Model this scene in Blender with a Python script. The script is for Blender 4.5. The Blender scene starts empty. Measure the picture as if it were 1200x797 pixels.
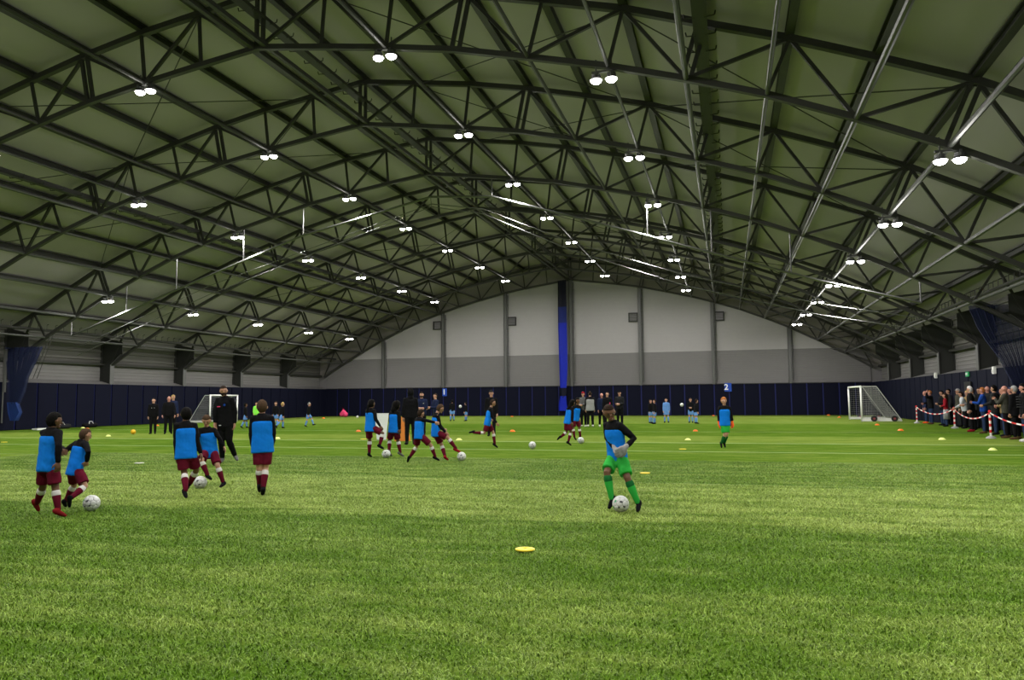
import bpy, bmesh, math, random
from mathutils import Vector, Matrix, noise
random.seed(7)
S = 0.885                      # survey scale of the hall, metres per surveyed unit
sc = bpy.context.scene
COL = sc.collection

# ------------------------------------------------------------------ camera
EYE = Vector((14.8276*S, 0.0, 1.6*S))
yaw, pit, rol = math.radians(15.89), math.radians(4.542), math.radians(-0.4605)
fw = Vector((-math.sin(yaw)*math.cos(pit), math.cos(yaw)*math.cos(pit), math.sin(pit)))
rt = Vector((math.cos(yaw), math.sin(yaw), 0)); up = rt.cross(fw)
rt2 = rt*math.cos(rol)+up*math.sin(rol); up2 = up*math.cos(rol)-rt*math.sin(rol)
cam = bpy.data.objects.new('camera', bpy.data.cameras.new('camera')); COL.objects.link(cam)
M = Matrix((rt2, up2, -fw)).transposed().to_4x4(); M.translation = EYE
cam.matrix_world = M
cam.data.sensor_width = 36; cam.data.lens = 884.2626/1200*36
cam.data.clip_start = .05; cam.data.clip_end = 400
sc.camera = cam

# ------------------------------------------------------------------ world, exposure
w = bpy.data.worlds.new('night'); sc.world = w; w.use_nodes = True
w.node_tree.nodes['Background'].inputs[0].default_value = (.01, .012, .02, 1)
w.node_tree.nodes['Background'].inputs[1].default_value = .3
sc.view_settings.view_transform = 'Standard'; sc.view_settings.look = 'None'
sc.view_settings.gamma = 1; sc.view_settings.use_curve_mapping = False
sc.view_settings.exposure = -.78
LAMP_WATTS = 560
SPILL_WATTS = 60
LENS_GLOW = 60.0

# hall measures (metres)
BAY = 7.4807*S; Y0 = 21.3208*S; YW = 73.82*S; YR = -9.5
HW = 27.2*S; HO = 28.1*S; PAD = 2.928*S; CS = 6.8011*S
TT = [(0,15.4),(2.45,15.05),(4.87,14.7),(7.36,14.2),(9.78,13.6),(12.2,12.97),(14.43,12.2),(16.75,11.42),(18.95,10.56),(21.2,9.65),(23.55,8.45),(26.0,7.1),(28.1,6.1)]
BB = [(0,13.52),(2.32,13.2),(4.65,12.86),(7.0,12.46),(9.33,11.9),(11.74,11.3),(13.95,10.64),(16.1,9.92),(18.33,9.0),(20.5,8.02),(22.8,6.83),(25.05,5.62),(27.3,4.25)]
TT = [(a*S, b*S) for a, b in TT]; BB = [(a*S, b*S) for a, b in BB]

# ------------------------------------------------------------------ helpers
class MB:
    def __init__(s): s.v = []; s.f = []
    def add(s, vs, fs):
        n = len(s.v); s.v += [tuple(p) for p in vs]; s.f += [tuple(i+n for i in f) for f in fs]; return s
    def box(s, c, d, rz=0):
        cx, cy, cz = c; a, b, h = d[0]/2, d[1]/2, d[2]/2; co, si = math.cos(rz), math.sin(rz)
        vs = [(cx+x*co-y*si, cy+x*si+y*co, cz+z) for z in (-h, h) for x, y in ((-a,-b),(a,-b),(a,b),(-a,b))]
        return s.add(vs, [(3,2,1,0),(4,5,6,7),(0,1,5,4),(1,2,6,5),(2,3,7,6),(3,0,4,7)])
    def tube(s, p, q, r, n=6, r2=None, square=False, caps=True):
        p, q = Vector(p), Vector(q); d = (q-p).normalized(); r2 = r if r2 is None else r2
        a = Vector((0,0,1)) if abs(d.z) < .9 else Vector((0,1,0))
        u = d.cross(a).normalized(); v = d.cross(u)
        k = 4 if square else n; o = math.pi/4 if square else 0; m = 1.414 if square else 1
        vs = [p+(u*math.cos(o+2*math.pi*i/k)+v*math.sin(o+2*math.pi*i/k))*r*m for i in range(k)]
        vs += [q+(u*math.cos(o+2*math.pi*i/k)+v*math.sin(o+2*math.pi*i/k))*r2*m for i in range(k)]
        fs = [(i, i+k, (i+1)%k+k, (i+1)%k) for i in range(k)]
        if caps: fs += [tuple(range(k)), tuple(range(2*k-1, k-1, -1))]
        return s.add(vs, fs)
    def path(s, pts, r, n=6, square=False):
        for a, b in zip(pts, pts[1:]): s.tube(a, b, r, n, square=square)
        return s
    def rings(s, R, n=12):
        """R: list of (centre, axis u, axis v, ru, rv); u x v along the path"""
        vs = []
        for c, u, v, a, b in R:
            for i in range(n):
                t = 2*math.pi*i/n; vs.append(c+u*(a*math.cos(t))+v*(b*math.sin(t)))
        fs = []
        for k in range(len(R)-1):
            for i in range(n):
                j = (i+1) % n; fs.append((k*n+i, k*n+j, (k+1)*n+j, (k+1)*n+i))
        fs.append(tuple(range(n-1, -1, -1))); fs.append(tuple((len(R)-1)*n+i for i in range(n)))
        return s.add(vs, fs)
    def limb(s, P, r, n=10, flat=False):
        """round-ended tapered limb through the points P"""
        P = [Vector(p) for p in P]; D = []
        for i in range(len(P)):
            a = P[max(i-1,0)]; b = P[min(i+1,len(P)-1)]
            d = b-a
            if 0 < i < len(P)-1: d = (P[i]-a).normalized()+(b-P[i]).normalized()
            D.append(d.normalized() if d.length > 1e-6 else Vector((0,0,1)))
        a0 = Vector((0,0,1)) if abs(D[0].z) < .8 else Vector((0,1,0))
        u = D[0].cross(a0).normalized(); R = []
        def ring(c, d, rr):
            nonlocal u
            u = (u-d*u.dot(d)).normalized(); v = d.cross(u)
            R.append((c, u.copy(), v, rr, rr))
        ring(P[0]-D[0]*r[0]*.92, D[0], r[0]*.38); ring(P[0]-D[0]*r[0]*.6, D[0], r[0]*.8)
        for p, d, rr in zip(P, D, r): ring(p, d, rr)
        if not flat: ring(P[-1]+D[-1]*r[-1]*.6, D[-1], r[-1]*.8); ring(P[-1]+D[-1]*r[-1]*.92, D[-1], r[-1]*.38)
        return s.rings(R, n)
    def ball(s, c, r, n=12, m=8, fn=None, basis=None):
        c = Vector(c); r = Vector(r) if hasattr(r, '__len__') else Vector((r, r, r))
        B = basis or Matrix.Identity(3); vs = []
        for j in range(1, m):
            ph = math.pi*j/m
            for i in range(n):
                t = 2*math.pi*i/n; p = Vector((math.sin(ph)*math.cos(t), math.sin(ph)*math.sin(t), math.cos(ph)))
                vs.append(p)
        vs += [Vector((0,0,1)), Vector((0,0,-1))]
        if fn: vs = [fn(p.copy()) for p in vs]
        vs = [c+B@Vector((p.x*r.x, p.y*r.y, p.z*r.z)) for p in vs]
        fs = []
        for j in range(m-2):
            for i in range(n):
                k = (i+1) % n; fs.append((j*n+i, (j+1)*n+i, (j+1)*n+k, j*n+k))
        t, b = (m-1)*n, (m-1)*n+1
        for i in range(n):
            k = (i+1) % n; fs.append((t, i, k)); fs.append((b, (m-2)*n+k, (m-2)*n+i))
        return s.add(vs, fs)
    def mesh(s, name, mt, smooth=False):
        me = bpy.data.meshes.new(name); me.from_pydata(s.v, [], s.f)
        if mt: me.materials.append(mt)
        if smooth: me.polygons.foreach_set('use_smooth', [True]*len(me.polygons))
        me.update(); return me
    def build(s, name, mt, parent=None, smooth=False, loc=None):
        return link(name, s.mesh(name, mt, smooth), parent, loc)
def link(name, me, parent=None, loc=None, rz=0):
    o = bpy.data.objects.new(name, me); COL.objects.link(o)
    if parent: o.parent = parent
    if loc: o.location = loc
    if rz: o.rotation_euler.z = rz
    return o
def tag(o, label=None, cat=None, group=None, kind=None):
    if label: o['label'] = label
    if cat: o['category'] = cat
    if group: o['group'] = group
    if kind: o['kind'] = kind
    return o
def empty(name, loc=(0,0,0), rz=0, **k):
    o = link(name, None, None, loc, rz); o.empty_display_size = .2; return tag(o, **k)
def cyl(mb, c, r, h, n=16, r2=None):
    c = Vector(c); return mb.tube(c, c+Vector((0,0,h)), r, n, r2=r if r2 is None else r2)
def bevel_mesh(me, wd, seg=2):
    bm = bmesh.new(); bm.from_mesh(me)
    bmesh.ops.bevel(bm, geom=bm.edges[:], offset=wd, segments=seg, affect='EDGES', profile=.5)
    bm.to_mesh(me); bm.free(); return me

MATS = {}
def mat(name, col, rough=.7, metal=0, var=.12, scale=30, bump=0, spec=.3, emit=0, alpha=1):
    if name in MATS: return MATS[name]
    m = bpy.data.materials.new(name); m.use_nodes = True; nt = m.node_tree; N = nt.nodes; L = nt.links
    b = N['Principled BSDF']; MATS[name] = m
    b.inputs['Roughness'].default_value = rough; b.inputs['Metallic'].default_value = metal
    b.inputs['Specular IOR Level'].default_value = spec
    tc = N.new('ShaderNodeTexCoord'); no = N.new('ShaderNodeTexNoise'); no.inputs['Scale'].default_value = scale
    no.inputs['Detail'].default_value = 4; L.new(tc.outputs['Object'], no.inputs['Vector'])
    cr = N.new('ShaderNodeMix'); cr.data_type = 'RGBA'; L.new(no.outputs['Fac'], cr.inputs[0])
    cr.inputs[6].default_value = tuple(max(0, c*(1-var)) for c in col)+(1,)
    cr.inputs[7].default_value = tuple(min(1, c*(1+var)) for c in col)+(1,)
    L.new(cr.outputs[2], b.inputs['Base Color'])
    if bump:
        bp = N.new('ShaderNodeBump'); bp.inputs['Strength'].default_value = bump; bp.inputs['Distance'].default_value = .02
        L.new(no.outputs['Fac'], bp.inputs['Height']); L.new(bp.outputs[0], b.inputs['Normal'])
    if emit:
        b.inputs['Emission Color'].default_value = tuple(col)+(1,); b.inputs['Emission Strength'].default_value = emit
    if alpha < 1: b.inputs['Alpha'].default_value = alpha
    return m

# ------------------------------------------------------------------ lamps: twin round floodlights under the truss nodes
m_lens = mat('lamp_glass', (1, .97, .93), emit=LENS_GLOW, var=0)
m_house = mat('lamp_housing', (.12, .12, .12), .5, .6)
ROWS = [(-20.49,7.653,'outermost left'),(-11.61,10.914,'middle left'),(-4.61,12.552,'inner left'),(4.61,12.552,'inner right'),(11.61,10.914,'middle right'),(20.49,7.653,'outermost right')]
ORD = ['first','second','third','fourth','fifth','sixth','seventh','eighth','ninth','tenth']
mb = MB(); mb.box((0,0,.22), (.62,.06,.05)); mb.tube((-.2,0,.2),(-.2,0,.55),.02); mb.tube((.2,0,.2),(.2,0,.55),.02)
for sx in (-.2,.2): mb.box((sx,0,.17),(.05,.26,.06))
me_bracket = mb.mesh('bracket', m_house)
mb = MB(); cyl(mb,(0,0,.0),.175,.06,16,.12); cyl(mb,(0,0,.06),.12,.08,12); me_head = mb.mesh('lamp_head', m_house)
mb = MB(); mb.ball((0,0,-.005),(.14,.14,.09),16,8); me_lens = mb.mesh('lens', m_lens, True)
for j in range(-3, 7):
    for rx, rz, nm in ROWS:
        L_ = empty('floodlight', (rx*S, Y0+j*BAY, rz*S), cat='lamp', group='twin floodlights under the roof trusses',
              label='twin round floodlight, %s, under the %s truss from the near end' % (nm, ORD[j+3]))
        link('bracket', me_bracket, L_)
        for sx in (-.2,.2):
            h = link('lamp_head', me_head, L_, (sx,0,0)); link('lens', me_lens, h)
        ld = bpy.data.lights.new('lamp_light', 'AREA'); ld.shape = 'RECTANGLE'; ld.size = .9; ld.size_y = .4
        ld.energy = LAMP_WATTS; ld.color = (1, .97, .93); ld.use_shadow = True
        lo = bpy.data.objects.new('lamp_light', ld); COL.objects.link(lo); lo.parent = L_; lo.location = (0,0,-.12)
        pd = bpy.data.lights.new('lamp_spill', 'POINT'); pd.energy = SPILL_WATTS; pd.color = ld.color; pd.shadow_soft_size = .2
        po = bpy.data.objects.new('lamp_spill', pd); COL.objects.link(po); po.parent = L_; po.location = (0,0,-.24)

# ------------------------------------------------------------------ turf floor
def grass_material(name, blade):
    m = bpy.data.materials.new(name); m.use_nodes = True; N = m.node_tree.nodes; L = m.node_tree.links
    b = N['Principled BSDF']; b.inputs['Roughness'].default_value = .55 if blade else .75
    b.inputs['Specular IOR Level'].default_value = .3 if blade else .0
    geo = N.new('ShaderNodeNewGeometry'); sep = N.new('ShaderNodeSeparateXYZ'); L.new(geo.outputs['Position'], sep.inputs[0])
    wob = N.new('ShaderNodeTexNoise'); wob.inputs['Scale'].default_value = .9; wob.inputs['Detail'].default_value = 3; L.new(geo.outputs['Position'], wob.inputs['Vector'])
    def math_(op, a, b_=None, c=None):
        n = N.new('ShaderNodeMath'); n.operation = op
        for i, x in enumerate((a, b_, c)):
            if x is None: continue
            if isinstance(x, (int, float)): n.inputs[i].default_value = x
            else: L.new(x, n.inputs[i])
        return n.outputs[0]
    yy = math_('MULTIPLY_ADD', wob.outputs['Fac'], .5, sep.outputs['Y']); yy = math_('SUBTRACT', yy, .25)
    rp = N.new('ShaderNodeValToRGB'); L.new(math_('DIVIDE', yy, 70.0), rp.inputs[0]); cr = rp.color_ramp; cr.interpolation = 'LINEAR'
    bands = [(0,0),(3.6,.08),(4.6,.45),(5.5,.40),(6.0,.05),(8.6,.1),(8.9,.95),(12.8,.9),(13.1,.25),(16.7,.35),(17.2,.25),(20.7,.25),(20.9,.2),(24.7,.2),(24.9,.85),(29.4,.8),(29.7,.05),(43.2,.1),(43.7,.75),(60,1.0),(66,.7)]
    e = cr.elements; e[0].position = 0; e[0].color = (bands[0][1],)*3+(1,); e[1].position = bands[-1][0]/70; e[1].color = (bands[-1][1],)*3+(1,)
    for y, v in bands[1:-1]:
        k = e.new(y/70); k.color = (v, v, v, 1)
    # worn, flattened patches
    mp = N.new('ShaderNodeMapping'); mp.inputs['Scale'].default_value = (.4, 1.5, 1); L.new(geo.outputs['Position'], mp.inputs[0])
    n1 = N.new('ShaderNodeTexNoise'); n1.inputs['Scale'].default_value = 2.0; n1.inputs['Detail'].default_value = 6; n1.inputs['Roughness'].default_value = .68; L.new(mp.outputs[0], n1.inputs['Vector'])
    n2 = N.new('ShaderNodeTexNoise'); n2.inputs['Scale'].default_value = 60 if blade else 22; n2.inputs['Detail'].default_value = 4; L.new(geo.outputs['Position'], n2.inputs['Vector'])
    n3 = N.new('ShaderNodeTexNoise'); n3.inputs['Scale'].default_value = .22; n3.inputs['Detail'].default_value = 2; L.new(geo.outputs['Position'], n3.inputs['Vector'])
    wear = math_('MULTIPLY_ADD', rp.outputs[0], .19, n1.outputs['Fac'])
    wear = math_('MULTIPLY_ADD', n3.outputs['Fac'], .25, wear)
    wear = math_('MULTIPLY_ADD', n2.outputs['Fac'], .45, wear)
    mr = N.new('ShaderNodeMapRange'); mr.inputs['From Min'].default_value = .83; mr.inputs['From Max'].default_value = 1.24; L.new(wear, mr.inputs['Value'])
    c1 = N.new('ShaderNodeMix'); c1.data_type = 'RGBA'; L.new(mr.outputs[0], c1.inputs[0])
    c1.inputs[6].default_value = G_DARK+(1,); c1.inputs[7].default_value = G_PALE+(1,)
    # lush colour change with the pile bands
    c2 = N.new('ShaderNodeMix'); c2.data_type = 'RGBA'; c2.blend_type = 'MULTIPLY'; c2.inputs[0].default_value = 1; L.new(c1.outputs[2], c2.inputs[6])
    c3 = N.new('ShaderNodeMix'); c3.data_type = 'RGBA'; L.new(rp.outputs[0], c3.inputs[0]); c3.inputs[6].default_value = (.95,.97,.9,1); c3.inputs[7].default_value = (1.12,1.06,1.15,1)
    L.new(c3.outputs[2], c2.inputs[7]); L.new(c2.outputs[2], b.inputs['Base Color'])
    if blade:   # every fibre its own shade
        mr2 = N.new('ShaderNodeMapRange'); mr2.inputs['To Min'].default_value = .55; mr2.inputs['To Max'].default_value = 1.5; L.new(geo.outputs['Random Per Island'], mr2.inputs['Value'])
        c4 = N.new('ShaderNodeMix'); c4.data_type = 'RGBA'; c4.blend_type = 'MULTIPLY'; c4.inputs[0].default_value = 1; L.new(c2.outputs[2], c4.inputs[6]); L.new(mr2.outputs[0], c4.inputs[7]); L.new(c4.outputs[2], b.inputs['Base Color'])
    if not blade:
        bp = N.new('ShaderNodeBump'); bp.inputs['Strength'].default_value = .6; bp.inputs['Distance'].default_value = .03
        L.new(n2.outputs['Fac'], bp.inputs['Height']); L.new(bp.outputs[0], b.inputs['Normal'])
    return m
G_DARK = (.060, .118, .011); G_PALE = (.175, .228, .045)
m_turf = grass_material('turf', False)
G_DARK = (.100, .200, .002); G_PALE = (.37, .48, .115)
m_blade = grass_material('turf_blade', True)
mb = MB(); mb.add([(-HO-.5,YR,0),(HO+.5,YR,0),(HO+.5,YW+.5,0),(-HO-.5,YW+.5,0)],[(0,1,2,3)])
floor = tag(mb.build('floor', m_turf), kind='structure')
m_line = mat('line_paint', (.25,.34,.14), .8, var=.3, scale=8)
for y, wd in ((16.85,.05),(20.8,.10),(24.85,.12),(33.1,.08),(46.2,.1),(57.5,.12),(13.0,.04)):
    MB().add([(-HW,y-wd/2,.006),(HW,y-wd/2,.006),(HW,y+wd/2,.006),(-HW,y+wd/2,.006)],[(0,1,2,3)]).build('painted_line', m_line, floor)

# blades: one square metre of pile, laid over the near field by geometry nodes
mb = MB(); rnd = random.Random(3)
for i in range(4200):
    x, y = rnd.uniform(-.5,.5), rnd.uniform(-.5,.5); a = rnd.uniform(0, 2*math.pi); h = rnd.uniform(.012,.028); ln = rnd.uniform(.5,1.7)*h
    wd = rnd.uniform(.0020,.0038); d = Vector((math.cos(a), math.sin(a), 0)); a2 = a+rnd.uniform(.8,2.3); s_ = Vector((math.cos(a2), math.sin(a2), 0))*wd
    p = Vector((x,y,0)); q = p+d*ln*.35+Vector((0,0,h*.65)); t = p+d*ln+Vector((0,0,h*rnd.uniform(.75,1)))
    mb.add([p-s_, p+s_, q+s_*.8, q-s_*.8, t],[(0,1,2,3),(3,2,4)])
patch = mb.build('turf_pile', m_blade); patch.location = (0,0,0); tag(patch, 'green artificial turf pile in the foreground of the pitch', 'grass', kind='stuff')
ng = bpy.data.node_groups.new('lay_pile', 'GeometryNodeTree')
ng.interface.new_socket('Geometry', in_out='INPUT', socket_type='NodeSocketGeometry'); ng.interface.new_socket('Geometry', in_out='OUTPUT', socket_type='NodeSocketGeometry')
gi = ng.nodes.new('NodeGroupInput'); go = ng.nodes.new('NodeGroupOutput')
gr = ng.nodes.new('GeometryNodeMeshGrid'); NX, NY = 27, 15
gr.inputs['Size X'].default_value = NX-1; gr.inputs['Size Y'].default_value = NY-1; gr.inputs['Vertices X'].default_value = NX; gr.inputs['Vertices Y'].default_value = NY
tr = ng.nodes.new('GeometryNodeTransform'); tr.inputs['Translation'].default_value = (8.0, 3.2+(NY-1)/2, 0)
iop = ng.nodes.new('GeometryNodeInstanceOnPoints'); rv = ng.nodes.new('FunctionNodeRandomValue'); rv.data_type = 'INT'
rv.inputs['Min'].default_value = 0 if 'Min' in rv.inputs else 0
for s_ in rv.inputs:
    if s_.type == 'INT' and s_.name == 'Min': s_.default_value = 0
    if s_.type == 'INT' and s_.name == 'Max': s_.default_value = 3
mu = ng.nodes.new('ShaderNodeMath'); mu.operation = 'MULTIPLY'; mu.inputs[1].default_value = math.pi/2
cx_ = ng.nodes.new('ShaderNodeCombineXYZ')
iout = [o for o in rv.outputs if o.type == 'INT'][0]
ng.links.new(iout, mu.inputs[0]); ng.links.new(mu.outputs[0], cx_.inputs['Z'])
ng.links.new(gr.outputs[0], tr.inputs[0]); ng.links.new(tr.outputs[0], iop.inputs['Points']); ng.links.new(gi.outputs[0], iop.inputs['Instance'])
ng.links.new(cx_.outputs[0], iop.inputs['Rotation']); ng.links.new(iop.outputs[0], go.inputs[0])
mo = patch.modifiers.new('lay', 'NODES'); mo.node_group = ng

# ------------------------------------------------------------------ walls
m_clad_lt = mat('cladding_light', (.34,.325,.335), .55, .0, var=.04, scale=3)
m_clad_dk = mat('cladding_grey', (.165,.158,.163), .55, .0, var=.05, scale=3)
m_clad_sd = mat('cladding_side', (.15,.146,.142), .6, 0, var=.06, scale=3)
m_clad_up = mat('cladding_side_upper', (.10,.097,.088), .6, 0, var=.06, scale=3)
m_pad = mat('pad_vinyl', (.0052,.006,.0155), .7, var=.15, scale=2, spec=.06)
m_seam = mat('pad_seam', (.008,.012,.11), .6)
m_steel = mat('truss_steel', (.048,.048,.044), .55, .3, var=.15, scale=4)
m_col = mat('column_steel', (.11,.11,.11), .5, .2)
m_coldk = mat('column_steel_dark', (.035,.036,.033), .55, .2)
m_galv = mat('galvanised', (.15,.15,.15), .3, .75, scale=6)
m_ceil = mat('roof_lining', (.345,.315,.34), .85, var=.05, scale=.6)

def ribbed(x0, x1, z0, z1, place, pitch=.3, depth=.035, top=None):
    """horizontally ribbed sheet; place(u, z, out) -> point"""
    mb = MB(); z = z0; prof = []
    while z < z1-1e-6:
        for dz, o in ((0,0),(pitch*.55,0),(pitch*.62,depth),(pitch*.93,depth)):
            if z+dz < z1: prof.append((z+dz, o))
        z += pitch
    prof.append((z1, 0)); vs = []
    for zz, o in prof:
        vs += [place(x0, zz, o), place(x1, zz, o)]
    return mb.add(vs, [(2*i, 2*i+1, 2*i+3, 2*i+2) for i in range(len(prof)-1)])
def interp(P, x):
    x = abs(x)
    for (a, b), (c, d) in zip(P, P[1:]):
        if x <= c+1e-6: return b+(d-b)*(x-a)/(c-a)
    return P[-1][1]
BAND = 6.0922*S
wall_back = tag(MB().box((0,YW+.25,4),(2*HO+1,.3,8)).build('wall_back', m_clad_dk), kind='structure')
for k in range(-4, 4):
    x0, x1 = k*CS, (k+1)*CS
    ribbed(x0, x1, PAD-.1, BAND, lambda u,z,o: (u, YW-o, z), pitch=.15, depth=.015).build('cladding_panel', m_clad_dk, wall_back)
    # light panel, top cut to the gable line
    xs = [x0+(x1-x0)*i/4 for i in range(5)]
    mb = MB()
    for a, b in zip(xs, xs[1:]):
        z = BAND
        while z < 14*S:
            zt = z+.3; vs = []
            za0, zb0 = min(z, interp(BB,a)), min(z, interp(BB,b)); za1, zb1 = min(zt, interp(BB,a)), min(zt, interp(BB,b))
            if za1-za0 > 1e-4 or zb1-zb0 > 1e-4:
                zm = .2; am, bm_ = min(z+zm, interp(BB,a)), min(z+zm, interp(BB,b))
                mb.add([(a,YW,za0),(b,YW,zb0),(b,YW,bm_),(a,YW,am),(a,YW-.03,am),(b,YW-.03,bm_),(b,YW-.03,zb1),(a,YW-.03,za1)],[(0,1,2,3),(3,2,5,4),(4,5,6,7)])
            z = zt
    if mb.v: mb.build('cladding_panel', m_clad_lt, wall_back)
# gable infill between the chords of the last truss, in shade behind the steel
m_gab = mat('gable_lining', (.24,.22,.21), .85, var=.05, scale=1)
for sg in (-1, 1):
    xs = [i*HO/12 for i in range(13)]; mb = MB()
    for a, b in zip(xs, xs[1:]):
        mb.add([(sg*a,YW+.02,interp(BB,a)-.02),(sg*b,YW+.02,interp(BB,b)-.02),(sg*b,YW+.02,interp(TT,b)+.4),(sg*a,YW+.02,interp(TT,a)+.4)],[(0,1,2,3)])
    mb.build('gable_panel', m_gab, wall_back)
# padding on the back wall
PW = CS/5
pb = MB().box((0,0,PAD/2),(PW-.10,.12,PAD-.02)); me_pad = bevel_mesh(pb.mesh('pad_panel', m_pad), .02, 1)
MB().box((0,YW-.07,PAD/2),(2*HW,.12,PAD-.03)).build('pad_backing', m_seam, wall_back)
MB().box((0,YW-.14,PAD+.02),(2*HW,.24,.05)).build('pad_capping', m_coldk, wall_back)
for i in range(40): link('pad_panel', me_pad, wall_back, (-4*CS+PW*(i+.5), YW-.16, 0))
# back wall posts with drain pipes
for k in range(-3, 4):
    x = k*CS; zt = interp(BB, x)
    p = MB().box((x,YW-.16,(PAD+zt)/2),(.2,.24,zt-PAD)).box((x-.13,YW-.3,(PAD+zt)/2),(.03,.1,zt-PAD)).box((x+.13,YW-.3,(PAD+zt)/2),(.03,.1,zt-PAD)).build('wall_post', m_col, wall_back)
    mb = MB(); mb.tube((x+.22,YW-.2,PAD+.35),(x+.22,YW-.2,zt-.2),.05,8)
    mb.tube((x+.22,YW-.2,PAD+.35),(x+.0,YW-.2,PAD+.1),.05,8)
    z = PAD+.8
    while z < zt-.5: mb.box((x+.22,YW-.2,z),(.16,.16,.05)); z += 1.1
    mb.build('drain_pipe', m_col, wall_back)
# louvre boxes high on the back wall
for u_, z_ in ((-14.3*S,9.45*S),(-6.15*S,9.6*S),(6.15*S,9.55*S),(14.25*S,9.35*S)):
    v = empty('wall_vent', (u_,YW-.03,z_), cat='vent', group='vents on the back wall', label='square grey louvre vent on the back wall %s' % {-14.3:'near its far left, beside the second post',-6.15:'just left of the blue curtain bay',6.15:'right of the blue curtain',14.25:'farthest to the right'}[round(u_/S,2)])
    MB().box((0,-.08,.36),(.8,.16,.07)).box((0,-.08,-.36),(.8,.16,.07)).box((.36,-.08,0),(.07,.16,.72)).box((-.36,-.08,0),(.07,.16,.72)).build('vent_frame', m_coldk, v)
    me = MB().box((0,0,0),(.64,.1,.03)).mesh('vent_slat', m_col)
    for i in range(6): link('vent_slat', me, v, (0,-.07,-.27+i*.108))
# side walls
for sd, sg in (('left',-1),('right',1)):
    wl = tag(MB().box((sg*(HO+.2),(YR+YW)/2,4),(.3,YW-YR,9)).build('wall_'+sd, m_clad_sd), kind='structure')
    RZ = 4.35*S
    for j in range(-4, 7):
        ya, yb = Y0+j*BAY, Y0+(j+1)*BAY; ya = max(ya, YR)
        if yb < 6: continue
        ribbed(ya, yb, PAD-.1, RZ, lambda u,z,o: (sg*(HO-o), u, z), pitch=.2, depth=.03).build('cladding_panel', m_clad_sd, wl)
        ribbed(ya, yb, RZ, 6.6*S, lambda u,z,o: (sg*(HO-o), u, z), pitch=.45, depth=.06).build('cladding_panel', m_clad_up, wl)
        MB().tube((sg*(HO-.22),ya,RZ),(sg*(HO-.22),yb,RZ),.07,square=True).build('sheeting_rail', m_steel, wl)
    n = int((YW-6)/(BAY/5)); PL = BAY/5
    me = bevel_mesh(MB().box((0,0,PAD/2),(.12,PL-.09,PAD-.02)).mesh('pad_panel', m_pad), .02, 1)
    MB().box((sg*(HW+.08),(YR+YW)/2,PAD/2),(.12,YW-YR,PAD-.03)).build('pad_backing', m_seam, wl)
    MB().add([(sg*HW,YR,PAD),(sg*HW,YW,PAD),(sg*HO,YW,PAD+.22),(sg*HO,YR,PAD+.22)],[(0,1,2,3)]).build('sloping_ledge', m_clad_sd, wl)
    for i in range(n): link('pad_panel', me, wl, (sg*HW, Y0+7*BAY-PL*(i+.5), 0))
wr = tag(MB().box((0,YR-.15,6.5),(2*HO+1,.3,14)).build('wall_rear', m_clad_dk), kind='structure')

# ------------------------------------------------------------------ roof: lining panels, purlins, ties (all fixed to the ceiling)
ceiling = tag(MB().box((0,(YR+YW)/2,15.4*S+1.2),(2.4,YW-YR,.2)).build('ceiling', m_ceil), kind='structure')
CL = [(x, z+.34) for x, z in TT]; CL[-1] = (HO+.5, CL[-1][1]-.2)
# closed outer deck over the lining
for sg in (-1, 1):
    mb = MB()
    for (a,b),(c,d) in zip(CL, CL[1:]): mb.add([(sg*a,YR,b+.15),(sg*c,YR,d+.15),(sg*c,YW+.4,d+.15),(sg*a,YW+.4,b+.15)],[(0,1,2,3)])
    mb.build('roof_deck', m_coldk, ceiling)
    for k, ((a,b),(c,d)) in enumerate(zip(CL, CL[1:])):
        mb = MB(); n = 3; vs = []
        for i in range(n+1):
            for j in range(n+1):
                u, v = i/n, j/n; bul = .05*math.sin(math.pi*u)*math.sin(math.pi*v)
                vs.append((sg*(a+(c-a)*u), BAY*v, b+(d-b)*u-bul))
        fs = [(i*(n+1)+j, (i+1)*(n+1)+j, (i+1)*(n+1)+j+1, i*(n+1)+j+1) for i in range(n) for j in range(n)]
        me = mb.add(vs, fs).mesh('lining_panel', m_ceil, True)
        for j in range(-4, 7): link('lining_panel', me, ceiling, (0, Y0+j*BAY, 0))
def long_bar(name, x, z, r, m, square=True, ya=7.0):
    return MB().tube((x,ya,z),(x,YW-.1,z), r, 8, square=square).build(name, m, ceiling)
for i, (x, z) in enumerate(TT[:-1]):
    for sg in ((-1, 1) if i else (1,)):
        mb = MB(); X = sg*x
        mb.box((X,(7+YW)/2,z+.18),(.05,YW-7,.2)); mb.box((X,(7+YW)/2,z+.28),(.2,YW-7,.03)); mb.box((X,(7+YW)/2,z+.08),(.2,YW-7,.03))
        mb.build('purlin', m_steel, ceiling)
m_tie = mat('tie_tube', (.075,.077,.073), .42, .5, scale=5)
for i, (x, z) in enumerate(BB[:-1]):
    if i in (1, 3): continue
    r = {0:.09, 2:.06, 4:.055, 5:.05, 6:.07, 7:.05, 8:.07, 9:.07, 10:.065, 11:.06}[i]
    for sg in ((-1, 1) if i else (1,)):
        if i == 0:
            long_bar('tie_tube', .22, z+.02, .065, m_steel); long_bar('tie_tube', -.22, z+.02, .065, m_steel); continue
        long_bar('tie_tube', sg*x, z, r, m_tie if i >= 5 else m_steel, square=False)
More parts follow.
